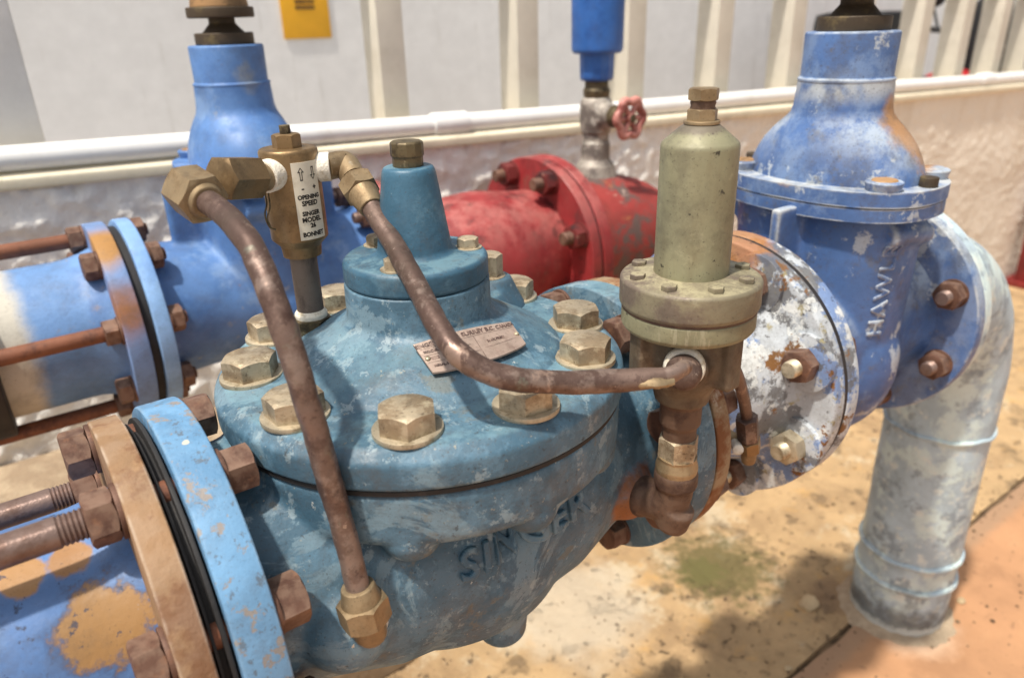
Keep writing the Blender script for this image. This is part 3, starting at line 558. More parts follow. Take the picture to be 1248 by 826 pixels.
bm = B(); lathe(bm, A0, (0, 0, 1), fil([(0, .208), (.0042, .208), (.0042, .2155), (0, .2155)], .0006), 16); obj('adjusting_screw', bm, 'plugdark', sv)
# label wrapped on the brass body
Ld = V((CP.x - A0.x, CP.y - A0.y, 0)).normalized(); La = math.atan2(Ld.y, Ld.x) + .50
def onlab(u, v, w):
    a = La + u / BR; return A0 + V(((BR + .0006 + w) * math.cos(a), (BR + .0006 + w) * math.sin(a), .1590 + v))
bm = B(); g = [[bm.verts.new(onlab(-.0112 + .0224 * i / 12, v, 0)) for i in range(13)] for v in (-.0305, .0305)]
g2 = [[bm.verts.new(onlab(-.0112 + .0224 * i / 12, v, -.0008)) for i in range(13)] for v in (-.0305, .0305)]
for i in range(12): bm.faces.new((g[0][i], g[0][i + 1], g[1][i + 1], g[1][i])); bm.faces.new((g2[0][i], g[0][i], g[0][i], g2[0][i + 1]) if False else (g2[0][i], g2[0][i + 1], g[0][i + 1], g[0][i])); bm.faces.new((g[1][i], g[1][i + 1], g2[1][i + 1], g2[1][i]))
lb = obj('label', bm, 'label', sv, recalc=False)
bm = B()
for body_, sz, v0, u0 in (('OPENING', .0046, .0035, 0), ('SPEED', .0053, -.0015, 0), ('SINGER', .0048, -.0095, 0), ('MODEL', .0053, -.0145, 0), ('26', .0050, -.0193, 0), ('BONNET', .0048, -.0262, 0), ('-', .007, .0105, -.0045), ('+', .006, .0105, .0055)):
    t = text_pts(body_, sz, .0001, 'CENTER', .00022); maptext(t, lambda x, y, z, v0=v0, u0=u0: onlab(x * .92 + u0, y + v0, .00025)); merge(bm, t)
def arrow(u0, v0, sgn):
    pts = [(-.0011, -.005), (.0011, -.005), (.0011, .0012), (.0026, .0012), (0, .0052), (-.0026, .0012), (-.0011, .0012)]
    inn = [(x * .5, y * .82) for x, y in pts]; inn[2] = (.0005, .0021); inn[6] = (-.0005, .0021); inn[3] = (.0014, .0019); inn[5] = (-.0014, .0019)
    a = [bm.verts.new(onlab(u0 + x, v0 + sgn * y, .00025)) for x, y in pts]; b = [bm.verts.new(onlab(u0 + x, v0 + sgn * y, .00025)) for x, y in inn]
    for i in range(7): j = (i + 1) % 7; bm.faces.new((a[i], a[j], b[j], b[i]))
arrow(-.0045, .0215, 1); arrow(.0055, .0215, -1)
obj('label_print', bm, 'ink', lb)
# seal wire hanging by the left port
bm = B(); sweep(bm, spline([atd(322, 232, .612), atd(325, 248, .604), atd(323, 262, .602), atd(328, 276, .602), atd(336, 280, .606)], 8), .0007, 8); sweep(bm, spline([atd(327, 236, .612), atd(329, 252, .603), atd(326, 266, .602), atd(331, 279, .603)], 8), .0006, 8); obj('seal_wire', bm, 'plugdark', sv)
# left port fittings
def hexfit(parent, p, q, ap, mt, name, c0=True, c1=True):
    bm = B(); d = V(q) - V(p); hexv(bm, ap, 0, d.length, p, d, cham0=c0, cham1=c1, sub=4); return obj(name, bm, mt, parent, 25)
def cyl(parent, p, q, r0, r1, mt, name, b=.001, seg=32):
    bm = B(); d = V(q) - V(p); L = d.length; lathe(bm, p, d, fil([(0, 0), (r0, 0), (r1, L), (0, L)], b), seg); return obj(name, bm, mt, parent)
pl0 = A0 + V((0, 0, .1815))
L0 = atd(334, 214, .622); L1 = atd(322, 216, .606); L2 = atd(268, 218, .575); L3 = atd(240, 229, .56)
cyl(sv, pl0, L1, .0125, .0125, 'tape', 'thread_tape')
bm = B(); lathe(bm, L1, L2 - L1, [(0, -.004), (.0105, -.004), (.0105, .008), (.0, .008)], 28); obj('port_nipple', bm, 'brassdull', sv)
hexfit(sv, L1 + (L2 - L1) * .22, L2, .0145, 'brass', 'hex_elbow')
# right port elbow
R0 = atd(402, 203, .625); R1 = atd(420, 200, .632); R2 = atd(428, 212, .622)
cyl(sv, pl0, R0 + (R0 - pl0) * .02, .0115, .0115, 'tape', 'thread_tape')
bm = B(); sweep(bm, spline([R0 - (R1 - R0) * .3, R0, R1, R2, R2 + (R2 - R1) * .5], 6), .0105, 20); obj('elbow_fitting', bm, 'brassdull', sv, 60)

# ================================================================== copper tubes
t1 = thing('copper_tube', 'thick brown copper tube from the speed valve down to the valve body side', 'tube', atd(447, 770, .55))
TR = .0082
path1 = [atd(*q) for q in ((238, 236, .555), (252, 246, .545), (275, 262, .520), (300, 291, .490), (322, 334, .470), (342, 390, .462), (362, 450, .466), (383, 520, .480), (403, 590, .500), (420, 650, .520), (438, 722, .545))]
bm = B(); sweep(bm, spline(path1, 14), TR, 28); dent(bm, .0007, 45); obj('tube', bm, 'copper', t1, 60)
d1 = (path1[2] - path1[0]).normalized()
hexfit(t1, atd(232, 233, .562) - d1 * .008, path1[1] - d1 * .002, .0155, 'brassdull', 'flare_nut')
bm = B(); lathe(bm, path1[1] - d1 * .003, d1, fil([(0, 0), (.0135, 0), (.0108, .005), (0, .005)], .001), 28); obj('nut_neck', bm, 'brassdull', t1)
ne = path1[-1]; dn = (path1[-1] - path1[-3]).normalized()
bm = B(); lathe(bm, ne - dn * .006, dn, fil([(0, 0), (.0115, 0), (.0145, .014), (0, .014)], .001), 32); obj('nut_neck', bm, 'brassdull', t1)
hexfit(t1, ne + dn * .006, ne + dn * .024, .0158, 'brassdull', 'flare_nut')
pe = ne + dn * .032
cyl(t1, ne + dn * .020, pe, .0115, .0115, 'brassdull', 'nipple')
din = (V((-.10, -.06, -.13)) - pe).normalized()
bm = B(); sweep(bm, [pe - dn * .01, pe, pe + (dn + din).normalized() * .006, pe + din * .05], .0118, 20); obj('port_elbow', bm, 'brassdull', t1, 60)
bm = B(); lathe(bm, pe + din * .012, din, [(0, 0), (.0138, .001), (.0138, .008), (0, .009)], 28); obj('thread_tape', bm, 'tape', t1)

bm = B(); sphere(bm, atd(428, 770, .572), .0095, (1, .8, 1.3), 2)
for v in bm.verts: v.co += V((mnoise.noise(v.co * 150), mnoise.noise(v.co * 150 + V((4, 0, 0))), 0)) * .003
obj('tape_tail', bm, 'tape', t1, 60)
t2 = thing('copper_tube', 'bent copper tube crossing over the bonnet nameplate to the olive pilot valve', 'tube', atd(640, 466, .5))
path2 = [atd(*q) for q in ((446, 242, .605), (462, 268, .590), (482, 302, .566), (508, 348, .530), (533, 396, .497), (556, 428, .482), (588, 450, .480), (630, 463, .484), (690, 466, .498), (740, 464, .510), (790, 461, .518), (818, 456, .524), (834, 448, .540))]
fl = lambda t: (1, 1) if t < .8 else (1 - .25 * min(1, (t - .8) / .1), 1)
bm = B(); sweep(bm, spline(path2, 14), lambda t: TR * (1 if t < .82 else 1 - .12 * (t - .82) / .18), 28, fl); dent(bm, .0007, 45); obj('tube', bm, 'copper', t2, 60)
d2 = (path2[1] - path2[0]).normalized()
hexfit(t2, path2[0] - d2 * .020, path2[0] - d2 * .006, .0135, 'brassdull', 'flare_nut')
bm = B(); lathe(bm, path2[0] - d2 * .007, d2, fil([(0, 0), (.0128, 0), (.0098, .018), (0, .018)], .001), 32); obj('nut_neck', bm, 'brassdull', t2)
bm = B(); sweep(bm, spline([atd(768, 467, .512), atd(795, 466, .514), atd(820, 464, .52)], 6), lambda t: .0054 * (1.15 - abs(t - .55)), 14, lambda t: (1, .7)); dent(bm, .0011, 170); obj('solder_bead', bm, 'brassdull', t2)

# ================================================================== olive pilot valve
PA = V((.158, -.151, 0))
pvv = thing('pilot_valve', 'olive grey pilot valve with tall cylinder and round screwed cap', 'pilot valve', PA + V((0, 0, -.03)))
bm = B(); lathe(bm, PA, (0, 0, 1), [(0, .095)] + fil([(.0287, .095), (.0284, .199), (.0275, .2015), (.0145, .2125), (.011, .2145), (0, .2145)], .001, 2), 72); obj('spring_case', bm, 'olive', pvv, 28)
bm = B(); lathe(bm, PA, (0, 0, 1), fil([(0, .214), (.0130, .214), (.0130, .2165), (0, .2165)], .0006), 28); hexv(bm, .0098, .2165, .2245, PA, sub=4); obj('lock_nut', bm, 'brassdull', pvv, 25)
bm = B(); lathe(bm, PA, (0, 0, 1), [(.0085, .222), (.0092, .224), (.0085, .2265), (.0092, .2285), (.0085, .231)], 20); obj('screw_thread', bm, 'elbow', pvv, 40)
bm = B(); hexv(bm, .0098, .230, .2385, PA, sub=4, cham0=True); obj('adjusting_screw', bm, 'brassdull', pvv, 25)
bm = B(); lathe(bm, PA, (0, 0, 1), [(0, .0775)] + fil([(.053, .0775), (.0545, .080), (.0545, .0985), (.0528, .1005), (.031, .1035), (0, .1035)], .002), 80); obj('cap', bm, 'olivecast', pvv, 30)
for k in range(8):
    a = rad(20 + 45 * k); bm = B(); c = PA + V((.0435 * math.cos(a), .0435 * math.sin(a), .1005)); lathe(bm, c, (0, 0, 1), fil([(0, 0), (.0062, 0), (.0062, .0046), (.0016, .0052), (0, .004)], .0006), 6); obj('screw', bm, 'olivecast', pvv)
bm = B(); ring(bm, PA, (0, 0, 1), .0528, .02, .0755, .0780, .0004, 64); obj('diaphragm', bm, 'elbow', pvv)
bm = B(); lathe(bm, PA, (0, 0, 1), [(0, .058)] + fil([(.050, .059), (.0525, .062), (.0525, .0745), (.0515, .0758), (0, .0758)], .0015), 80); obj('lower_flange', bm, 'olive', pvv, 30)
bm = B()
lathe(bm, PA, (0, 0, 1), [(0, .062), (.036, .062), (.037, .035), (.033, .016), (.025, .004), (.0225, -.008), (0, -.008)], 48)
fd = V((CP.x - PA.x, CP.y - PA.y, 0)).normalized(); sd = V((-fd.y, fd.x, 0))
for a in (-1.0, 1.0, 2.4, -2.4):
    dd = fd * math.cos(a) + sd * math.sin(a); box(bm, PA + dd * .034 + V((0, 0, .038)), (.026, .018, .046), Matrix.Rotation(math.atan2(dd.y, dd.x), 3, 'Z'))
lathe(bm, PA + V((0, 0, .036)), fd + sd * .05, [(0, 0), (.017, 0), (.017, .040), (.0, .042)], 28)
lathe(bm, PA + V((0, 0, .022)), V((1, -.1, -.35)), [(0, 0), (.012, 0), (.011, .045), (.0, .046)], 24)
cast('valve_body', bm, 'pilotbody', pvv, .0024, 3)
pp = path2[-1]
bm = B(); lathe(bm, PA + V((0, 0, .038)) + fd * .034, fd + sd * .05 + V((0, 0, .25)), fil([(0, 0), (.0155, 0), (.0162, .008), (.0148, .012), (0, .013)], .002), 28); obj('thread_tape', bm, 'tape', pvv)
bm = B(); lathe(bm, PA + V((0, 0, .038)) + fd * .044, fd + sd * .05 + V((0, 0, .1)), fil([(0, -.006), (.0142, -.006), (.0138, .006), (.010, .016), (0, .018)], .004, 5), 28); obj('inlet_stub', bm, 'copper', pvv, 60)
# supply elbow and union under the pilot
el_ = thing('pipe_elbow', 'rusty brown elbow with pale brass union below the olive pilot valve', 'pipe fitting', PA + V((0, 0, -.12)))
bm = B(); lathe(bm, PA, (0, 0, 1), fil([(0, -.046), (.0145, -.046), (.0145, -.034), (.0175, -.030), (.0175, -.012), (.0205, -.008), (.0205, -.004), (0, -.004)], .0015), 32); obj('reducer', bm, 'elbow', el_)
hexfit(el_, PA + V((0, 0, -.066)), PA + V((0, 0, -.044)), .0152, 'zinc', 'union_nut')
bm = B(); lathe(bm, PA, (0, 0, 1), fil([(0, -.082), (.0175, -.082), (.0185, -.074), (.0165, -.066), (.0172, -.063), (0, -.063)], .001), 32); obj('thread_tape', bm, 'brassdull', el_)
bm = B(); sweep(bm, spline([PA + V((0, 0, -.070)), PA + V((0, 0, -.095)), PA + V((-.001, .004, -.112)), PA + V((-.003, .018, -.121)), PA + V((-.005, .036, -.123)), PA + V((-.006, .062, -.123))], 6), .0165, 28)
lathe(bm, PA + V((-.004, .026, -.1225)), V((-.1, 1, 0)), [(0, 0), (.0195, .001), (.0195, .012), (0, .013)], 28); lathe(bm, PA + V((0, 0, -.086)), (0, 0, 1), [(0, -.008), (.0192, -.007), (.0192, .006), (0, .007)], 28)
lathe(bm, PA + V((0, -.002, -.125)), (0, .3, -1), [(0, -.01), (.0155, -.01), (.0155, .012), (.012, .015), (0, .015)], 24)
cast('elbow', bm, 'elbow', el_, .0022, 2)
bm = B(); lathe(bm, V((.152, -.097, -.125)), V((-.1, -1, 0)), fil([(0, -.01), (.027, -.01), (.025, .006), (0, .007)], .002), 32); obj('rust_stained_collar', bm, M['rustring'], el_)

# ================================================================== reducer spool between the control valve and the gate valve
spx = thing('reducer_spool', 'short white and blue peeling spool with large bolted flange and rusty ring', 'pipe spool', (.33, 0, AX))
bm = B(); rdisc(bm, (0, 0, AX), (1, 0, 0), .143, .2275, .2475, .0025, 96); obj('rusty_flange', bm, 'rustring', spx, 30)
bm = B(); ring(bm, (0, 0, AX), (1, 0, 0), .1385, .06, .2225, .2285, .0008, 96); obj('inlet_gasket', bm, 'black', spx)
bm = B(); lathe(bm, (0, 0, AX), (1, 0, 0), [(.09, .2475)] + fil([(.094, .25), (.092, .29), (.097, .335), (.108, .372), (.118, .394), (.1575, .396), (.159, .399), (.159, .414), (.157, .4165), (0, .4165)], .008), 96); obj('neck', bm, 'whitepaint', spx, 30)
bm = B(); ring(bm, (0, 0, AX), (1, 0, 0), .1575, .08, .4155, .4225, .0008, 96); obj('outlet_gasket', bm, 'blackcoat', spx)
for a in range(8):
    an = 22.5 + 45 * a; shiny = a == 4
    bolt(spx, circ(.396, 0, AX, .131, an), (-1, 0, 0), .0165, .017, 'washer' if shiny else 'rustbolt', 'whitepaint', .0325, .007, end=(.0095, .036), endm='washer', nut=True)
    if a != 2: bolt(spx, circ(.2475, 0, AX, .124, an), (1, 0, 0), .0155, .016, 'rustbolt', 'rustbolt', .0185, .003)
# thin sensing tube behind the pilot
t3 = thing('copper_tube', 'thin copper sensing tube dropping behind the olive pilot valve to a brass tap', 'tube', ony(912, 545, -.13))
bm = B(); sweep(bm, spline([PA + V((.030, -.004, .012)), ony(878, 432, -.148), ony(894, 448, -.142), ony(903, 472, -.138), ony(909, 500, -.135), ony(912, 522, -.133)], 8), .0058, 18); obj('tube', bm, 'copper', t3, 60)
q0, q1, q2, q3 = ony(910, 508, -.134), ony(912, 534, -.133), ony(913, 547, -.132), ony(912, 562, -.131)
hexfit(t3, q0, q1, .0098, 'copper', 'flare_nut'); hexfit(t3, q1, q2, .0105, 'brass', 'brass_nut'); cyl(t3, q2, q3, .0085, .007, 'brassdull', 'tap_body')
cyl(t3, ony(912, 548, -.131), V((.288, -.085, -.112)), .008, .008, 'brassdull', 'tap_stem'); bm = B(); lathe(bm, ony(899, 547, -.137), V((-.6, -.6, .2)), fil([(0, -.02), (.0045, -.02), (.0055, .003), (0, .004)], .001), 20); obj('tape_end', bm, 'tape', t3)

# ================================================================== gate valves
def gate(root, cx, cy, xl, xr, R, mts, boltm, wallside=1, letters=False, rings=2, aoff=22.5, rb=.128):
    z0 = AX; bm = B(); A = V((cx, cy, 0))
    # body: barrel along the flow, oval bonnet seat
    lathe(bm, (0, cy, z0), (1, 0, 0), [(0, xl + .012), (.112, xl + .012), (.103, xl + .03), (.098, cx - .08), (.104, cx), (.098, cx + .08), (.103, xr - .03), (.112, xr - .012), (0, xr - .012)], 64)
    sphere(bm, (cx, cy, z0 - .03), .118, (.82, 1.0, 1.05), 4)
    def oval(rx, ry, za, zb, tx=0, ty=0, p=2.4, seg=72):
        vs = []
        for zz, k in ((za, 0), (zb, 1)):
            vs.append([bm.verts.new(A + V((math.copysign(abs(math.cos(t)) ** (2 / p), math.cos(t)) * (rx + tx * k), math.copysign(abs(math.sin(t)) ** (2 / p), math.sin(t)) * (ry + ty * k), zz))) for t in [2 * math.pi * i / seg for i in range(seg)]])
        for i in range(seg): j = (i + 1) % seg; bm.faces.new((vs[0][i], vs[0][j], vs[1][j], vs[1][i]))
        bm.faces.new(list(reversed(vs[0]))); bm.faces.new(vs[1])
    oval(.078, .108, z0 - .05, .078, .006, .006)
    # ribs from the flanges up to the bonnet seat
    for sx in (-1, 1):
        xx = xl + .03 if sx < 0 else xr - .03
        box(bm, (cx + sx * .10, cy - .012, .018), (.06, .014, .116))
    sweep(bm, [A + V((-.045, -.104, .046)), A + V((.0, -.110, .044)), A + V((.03, -.112, .040))], .0135, 14)
    sweep(bm, [A + V((-.045, .104, .046)), A + V((.0, .110, .044)), A + V((.03, .112, .040))], .0135, 14)
    gb, tr = cast('body', bm, mts[0], root, .0036, 6, .5, True)
    # oval seat flange and bonnet flange
    def ovalpart(name, rx, ry, za, zb, mt, par, b=.0025):
        nonlocal bm
        bm = B(); oval(rx, ry, za, zb)
        es = [e for e in bm.edges if abs(e.verts[0].co.z - e.verts[1].co.z) < 1e-6]; bmesh.ops.bevel(bm, geom=es, offset=b, segments=2, affect='EDGES'); return obj(name, bm, mt, par, 30)
    ovalpart('seat_flange', .098, .130, .066, .0815, mts[0], gb)
    ovalpart('bonnet_seal', .096, .128, .081, .0835, 'blackcoat', root, .0005)
    bf = ovalpart('bonnet_flange', .099, .131, .083, .1, mts[1], root)
    bm = B(); prof = [(1.0, .096, .079, .110), (1, .105, .0785, .1085), (1, .116, .077, .105), (1, .128, .0745, .0995), (1, .140, .071, .092), (1, .151, .067, .082), (1, .160, .063, .0725), (1, .167, .0595, .064), (1, .173, .057, .0585), (1, .181, .0555, .056), (1, .211, .0535, .054)]
    R_ = []
    for _, zz, rx, ry in prof: R_.append([bm.verts.new(A + V((rx * math.cos(2 * math.pi * i / 72), ry * math.sin(2 * math.pi * i / 72), zz))) for i in range(72)])
    for P_, Q_ in zip(R_, R_[1:]):
        for i in range(72): bm.faces.new((P_[i], P_[(i + 1) % 72], Q_[(i + 1) % 72], Q_[i]))
    bm.faces.new(R_[-1]); dome = obj('bonnet_dome', bm, mts[1], root, 40)
    bm = B(); lathe(bm, A, (0, 0, 1), fil([(0, .209), (.0545, .209), (.0545, .213), (.0515, .214), (.0520, .262), (.0500, .264), (0, .264)], .002), 64); obj('gland_neck', bm, mts[1], root, 30)
    bm = B(); lathe(bm, A, (0, 0, 1), fil([(0, .262), (.0405, .2635), (.0405, .280), (.0, .280)], .002), 48); obj('gland_collar', bm, 'stemdark', root)
    bm = B(); lathe(bm, A, (0, 0, 1), fil([(0, .279), (.030, .279), (.018, .292), (.018, .300), (.0, .3)], .002), 40); obj('gland_cone', bm, 'stemdark', root)
    bm = B(); lathe(bm, A, (0, 0, 1), fil([(0, .2995), (.046, .2995), (.046, .3135), (0, .3135)], .002), 48); obj('stem_disc', bm, 'stemdark', root)
    bm = B(); lathe(bm, A, (0, 0, 1), fil([(0, .313), (.040, .313), (.037, .332), (.030, .36), (0, .362)], .002), 48); obj('stem_cap', bm, 'stemtop', root)
    for ang_ in (52, 128, 232, 308):
        px, py = .088 * math.cos(rad(ang_)) * .98, .120 * math.sin(rad(ang_))
        bm = B(); lathe(bm, A + V((px, py, .0995)), (0, 0, 1), fil([(0, -.004), (.017, -.004), (.0205, .010), (.018, .0115), (0, .0115)], .0012), 32); lug = obj('bonnet_screw_boss', bm, mts[1], root)
        bm = B(); lathe(bm, A + V((px, py, .1105)), (0, 0, 1), fil([(0, 0), (.0145, 0), (.013, .002), (0, .0022)], .0006), 24); obj('screw_plug', bm, 'stemtop' if ang_ < 300 else mts[1], lug)
    for sgn in (-1, 1):
        bm = B(); lathe(bm, A + V((0, sgn * .118, .099)), (0, 0, 1), fil([(0, 0), (.010, 0), (.010, .012), (0, .013)], .001), 20); obj('hoist_lug', bm, 'stemdark', root)
    for x0, x1, mt, nm in ((xl, xl + .021, mts[2], 'flange'), (xr - .021, xr, mts[3], 'flange')):
        bm = B(); rdisc(bm, (0, cy, AX), (1, 0, 0), R, x0, x1, .003, 96); obj(nm, bm, mt, root, 30)
    for k in range(8):
        an = aoff + 45 * k
        bolt(root, circ(xl + .021, cy, AX, rb, an), (1, 0, 0), .0165, .016, boltm, boltm, .0195, .003, nut=True, end=(.0095, .024), endm=boltm)
        bolt(root, circ(xr - .021, cy, AX, rb, an), (-1, 0, 0), .0165, .017, boltm, boltm, .0195, .003, nut=True, end=(.0095, .033), endm='rod')
    if letters:
        tb = text_pts('HAWLE', .032, .012, 'CENTER', .001, 1.12)
        bmesh.ops.subdivide_edges(tb, edges=[e for e in tb.edges if e.calc_length() > .006], cuts=2)
        def f(x, y, z):
            # the word climbs the front right side of the barrel
            xx = cx - .002 - y * .9; zz = -.022 + x; o = V((xx - .12, cy - .4, zz)); h = tr.ray_cast(o, V((.3, 1, 0)).normalized())
            p = h[0] if h[0] else V((xx, cy - .1, zz)); return p + (h[1] if h[0] else V((0, -1, 0))) * (z - .0042)
        maptext(tb, f); cast('cast_lettering', tb, mts[0], gb, .0014, 3)
gf = thing('gate_valve', 'blue gate valve with chalky white patches, bolted to the galvanised downpipe elbow', 'gate valve', (.598, 0, AX - .15))
gate(gf, .598, 0, .4215, .742, .159, ('blue2', 'blue2', 'whitepaint', 'blue2'), 'rustbolt', letters=True, rb=.131)
gk = thing('gate_valve', 'blue gate valve on the far pipe line, between rusty rods and the red pipe', 'gate valve', (.077, .66, AX - .15))
gate(gk, .077, .66, -.121, .268, .1447, ('blue', 'blue', 'bflange2', 'blue'), 'rustbolt', aoff=33, rb=.124)
# ================================================================== elbow and downpipe
dp = thing('downpipe', 'chalky galvanised pipe elbow turning down into the orange concrete', 'downpipe', (1.090, 0, -G))
bm = B(); rdisc(bm, (0, 0, AX), (1, 0, 0), .157, .7445, .766, .003, 96); obj('flange', bm, 'galv', dp, 30)
XD = 1.090; BRD = .25; RP = .091; xs = XD - BRD
pts = [V((.755 + (xs - .755) * i / 6, 0, AX)) for i in range(6)] + [V((xs + BRD * math.sin(t), 0, AX - BRD + BRD * math.cos(t))) for t in [math.pi / 2 * i / 20 for i in range(21)]] + [V((XD, 0, AX - BRD - (G + AX - BRD + .02) * i / 24)) for i in range(1, 25)]
bm = B(); sweep(bm, pts, RP, 64)
for v in bm.verts: v.co += V((mnoise.noise(v.co * 14), mnoise.noise(v.co * 14 + V((5, 0, 0))), 0)) * .0018
obj('pipe', bm, 'galv', dp, 60)
for z, hh in ((-.43, .004), (-.715, .0055), (-.775, .0055)):
    bm = B(); pts = [V((XD + (RP + .001) * math.cos(t), (RP + .001) * math.sin(t), z + .004 * mnoise.noise((math.cos(t) * 3, math.sin(t) * 3, z)))) for t in [2 * math.pi * i / 72 for i in range(73)]]
    sweep(bm, pts, hh, 10, caps=False); obj('weld_bead', bm, 'galv', dp, 60)
bm = B(); R0_ = []
for r0, z in ((RP + .03, -G - .006), (RP + .016, -G + .004), (RP + .006, -G + .008), (RP - .004, -G + .010)):
    R0_.append([bm.verts.new(V((XD + (r0 + .006 * mnoise.noise((i * .9, z * 30, 0))) * math.cos(2 * math.pi * i / 48), (r0 + .006 * mnoise.noise((i * .9, z * 30, 0))) * math.sin(2 * math.pi * i / 48), z + .008 * mnoise.noise((i * 1.7, 4, 0))))) for i in range(48)])
for P_, Q_ in zip(R0_, R0_[1:]):
    for i in range(48): bm.faces.new((P_[i], P_[(i + 1) % 48], Q_[(i + 1) % 48], Q_[i]))
obj('mortar_collar', bm, 'plinth', dp, 60)

# ================================================================== far pipe line, left: flange adaptor with rusty tie rods
YB = .66
fp = thing('far_pipe', 'blue far pipe with rust streaked flange, black coupling and rusty tie rods', 'pipe', (-.4, YB, AX))
bm = B(); lathe(bm, (0, YB, AX), (1, 0, 0), fil([(.100, -.36), (.100, -.19), (.112, -.16)], .02), 64); obj('pipe', bm, 'bpipe', fp, 40)
bm = B(); lathe(bm, (0, YB, AX), (1, 0, 0), fil([(.09, -.45), (.122, -.45), (.122, -.425), (.112, -.42), (.112, -.34), (.124, -.335), (.124, -.306), (.099, -.304)], .004), 64); obj('coupling', bm, 'blackcoat', fp, 40)
bm = B(); lathe(bm, (0, YB, AX), (1, 0, 0), [(.101, -1.6), (.101, -.44)], 48); obj('far_pipe_run', bm, 'bpipe', fp, 40)
bm = B(); rdisc(bm, (0, YB, AX), (1, 0, 0), .1447, -.160, -.133, .003, 96); obj('flange', bm, 'bflange', fp, 30)
bm = B(); ring(bm, (0, YB, AX), (1, 0, 0), .136, .06, -.1335, -.1205, .0008, 64); obj('rubber_gasket', bm, 'black', fp)
for k in range(8):
    an = 33 + 45 * k; bolt(fp, circ(-.160, YB, AX, .124, an), (-1, 0, 0), .0165, .018, 'rustbolt', 'rustbolt', .0195, .003, nut=True)
    if k in (1, 3, 5, 7):
        bm = B(); lathe(bm, circ(0, YB, AX, .124, an), (1, 0, 0), [(.0105, -.9), (.0105, -.17)], 20); obj('tie_rod', bm, 'rodrust', fp)

# ================================================================== red body and red pipe on the far line
XR = .645; YR = .645; ZR = -.148; RR = .186
rv = thing('red_valve_body', 'red rounded valve body with flange bolts, behind the teal dome', 'valve', (.45, YR, ZR - .1))
bm = B(); lathe(bm, (0, YR, ZR), (1, 0, 0), fil([(0, .28), (.085, .28), (.09, .31), (.118, .36), (.136, .43), (.139, .5), (.130, .55), (.124, .60), (.122, .635), (0, .635)], .02), 72); sphere(bm, (.45, YR, ZR - .05), .12, (1, .9, 1.1)); cast('body', bm, 'red', rv, .005, 4)
bm = B(); rdisc(bm, (0, YB, AX), (1, 0, 0), .1447, .2725, .296, .004, 96); obj('flange', bm, 'red', rv, 30)
bm = B(); rdisc(bm, (0, YR, ZR), (1, 0, 0), RR, XR - .024, XR, .004, 96); obj('flange', bm, 'red', rv, 30)
for k in range(8):
    bolt(rv, circ(XR - .024, YR, ZR, .160, 22.5 + 45 * k), (-1, 0, 0), .0205, .022, 'redbolt', 'redbolt', .025, .003, nut=True, end=(.0125, .044), endm='rustbolt')
    bolt(rv, circ(.296, YB, AX, .124, 22.5 + 45 * k), (1, 0, 0), .0165, .018, 'redbolt', 'redbolt', .02, .003)
rp = thing('red_pipe', 'rusted red pipe end and flange with the air valve riser on top', 'pipe', (.9, YR, ZR))
bm = B(); rdisc(bm, (0, YR, ZR), (1, 0, 0), RR, XR + .004, XR + .03, .004, 96); obj('flange', bm, 'red', rp, 30)
bm = B(); sweep(bm, [V((XR + .02 + .02 * i, YR, ZR)) for i in range(8)] + [V((.80 + .17 * math.sin(t), YR, ZR - .17 + .17 * math.cos(t))) for t in [math.pi / 2 * i / 14 for i in range(1, 15)]] + [V((.97, YR, ZR - .17 - (G + ZR - .15) * i / 6)) for i in range(1, 7)], .128, 64); obj('pipe', bm, 'redrust', rp, 60)
bm = B(); ring(bm, (0, YR, ZR), (1, 0, 0), RR - .004, .06, XR - .001, XR + .005, .0008, 64); obj('gasket', bm, 'black', rp)
RX = .806
ri = thing('air_valve_riser', 'stained galvanised riser and stop valve with faded pink handwheel', 'stop valve', (RX, YB, 0))
bm = B(); lathe(bm, (RX, YB, 0), (0, 0, 1), fil([(.050, -.05), (.040, .0), (.030, .012), (.030, .045), (.027, .05), (.027, .065), (.031, .068), (.031, .09)], .003), 40); obj('riser', bm, 'galvsmall', ri)
bm = B(); lathe(bm, (RX, YB, 0), (0, 0, 1), fil([(.0, .062), (.029, .062), (.034, .085), (.034, .125), (.027, .138), (0, .138)], .006), 40); lathe(bm, (RX, YB, .102), (0, -1, 0), [(0, 0), (.026, 0), (.024, .05), (.017, .06), (.017, .074), (0, .075)], 32); cast('valve_body', bm, 'galvsmall', ri, .004, 3)
bm = B(); lathe(bm, (RX, YB, .102), (0, -1, 0), fil([(0, .05), (.022, .05), (.022, .07), (.014, .074), (.008, .08), (.008, .108), (0, .108)], .002), 28); obj('stem', bm, 'plugdark', ri)
hw = V((RX, YB - .098, .102)); bm = B()
pts = [hw + V(((.034 + .0035 * math.cos(6 * t)) * math.cos(t), 0, (.034 + .0035 * math.cos(6 * t)) * math.sin(t))) for t in [2 * math.pi * i / 72 for i in range(73)]]; sweep(bm, pts, .0078, 12, caps=False)
for k in range(6):
    t = math.pi / 3 * k; sweep(bm, [hw, hw + V((.033 * math.cos(t), 0, .033 * math.sin(t)))], .0055, 10)
lathe(bm, hw, (0, -1, 0), [(0, -.008), (.010, -.008), (.010, .008), (0, .009)], 20); obj('handwheel', bm, 'wheel', ri, 60)
av = thing('air_valve', 'bright blue stepped air valve on top of the galvanised riser', 'air valve', (RX, YB, .14))
bm = B(); lathe(bm, (RX, YB, 0), (0, 0, 1), fil([(0, .136), (.026, .136), (.028, .15), (.024, .156), (.024, .172), (0, .172)], .002), 32); obj('nipple', bm, 'plugdark', av)
bm = B(); lathe(bm, (RX, YB, 0), (0, 0, 1), fil([(0, .168), (.031, .168), (.0345, .174), (.0355, .218), (.04, .222), (.0, .222)], .003), 12); obj('base', bm, 'airblue', av, 25)
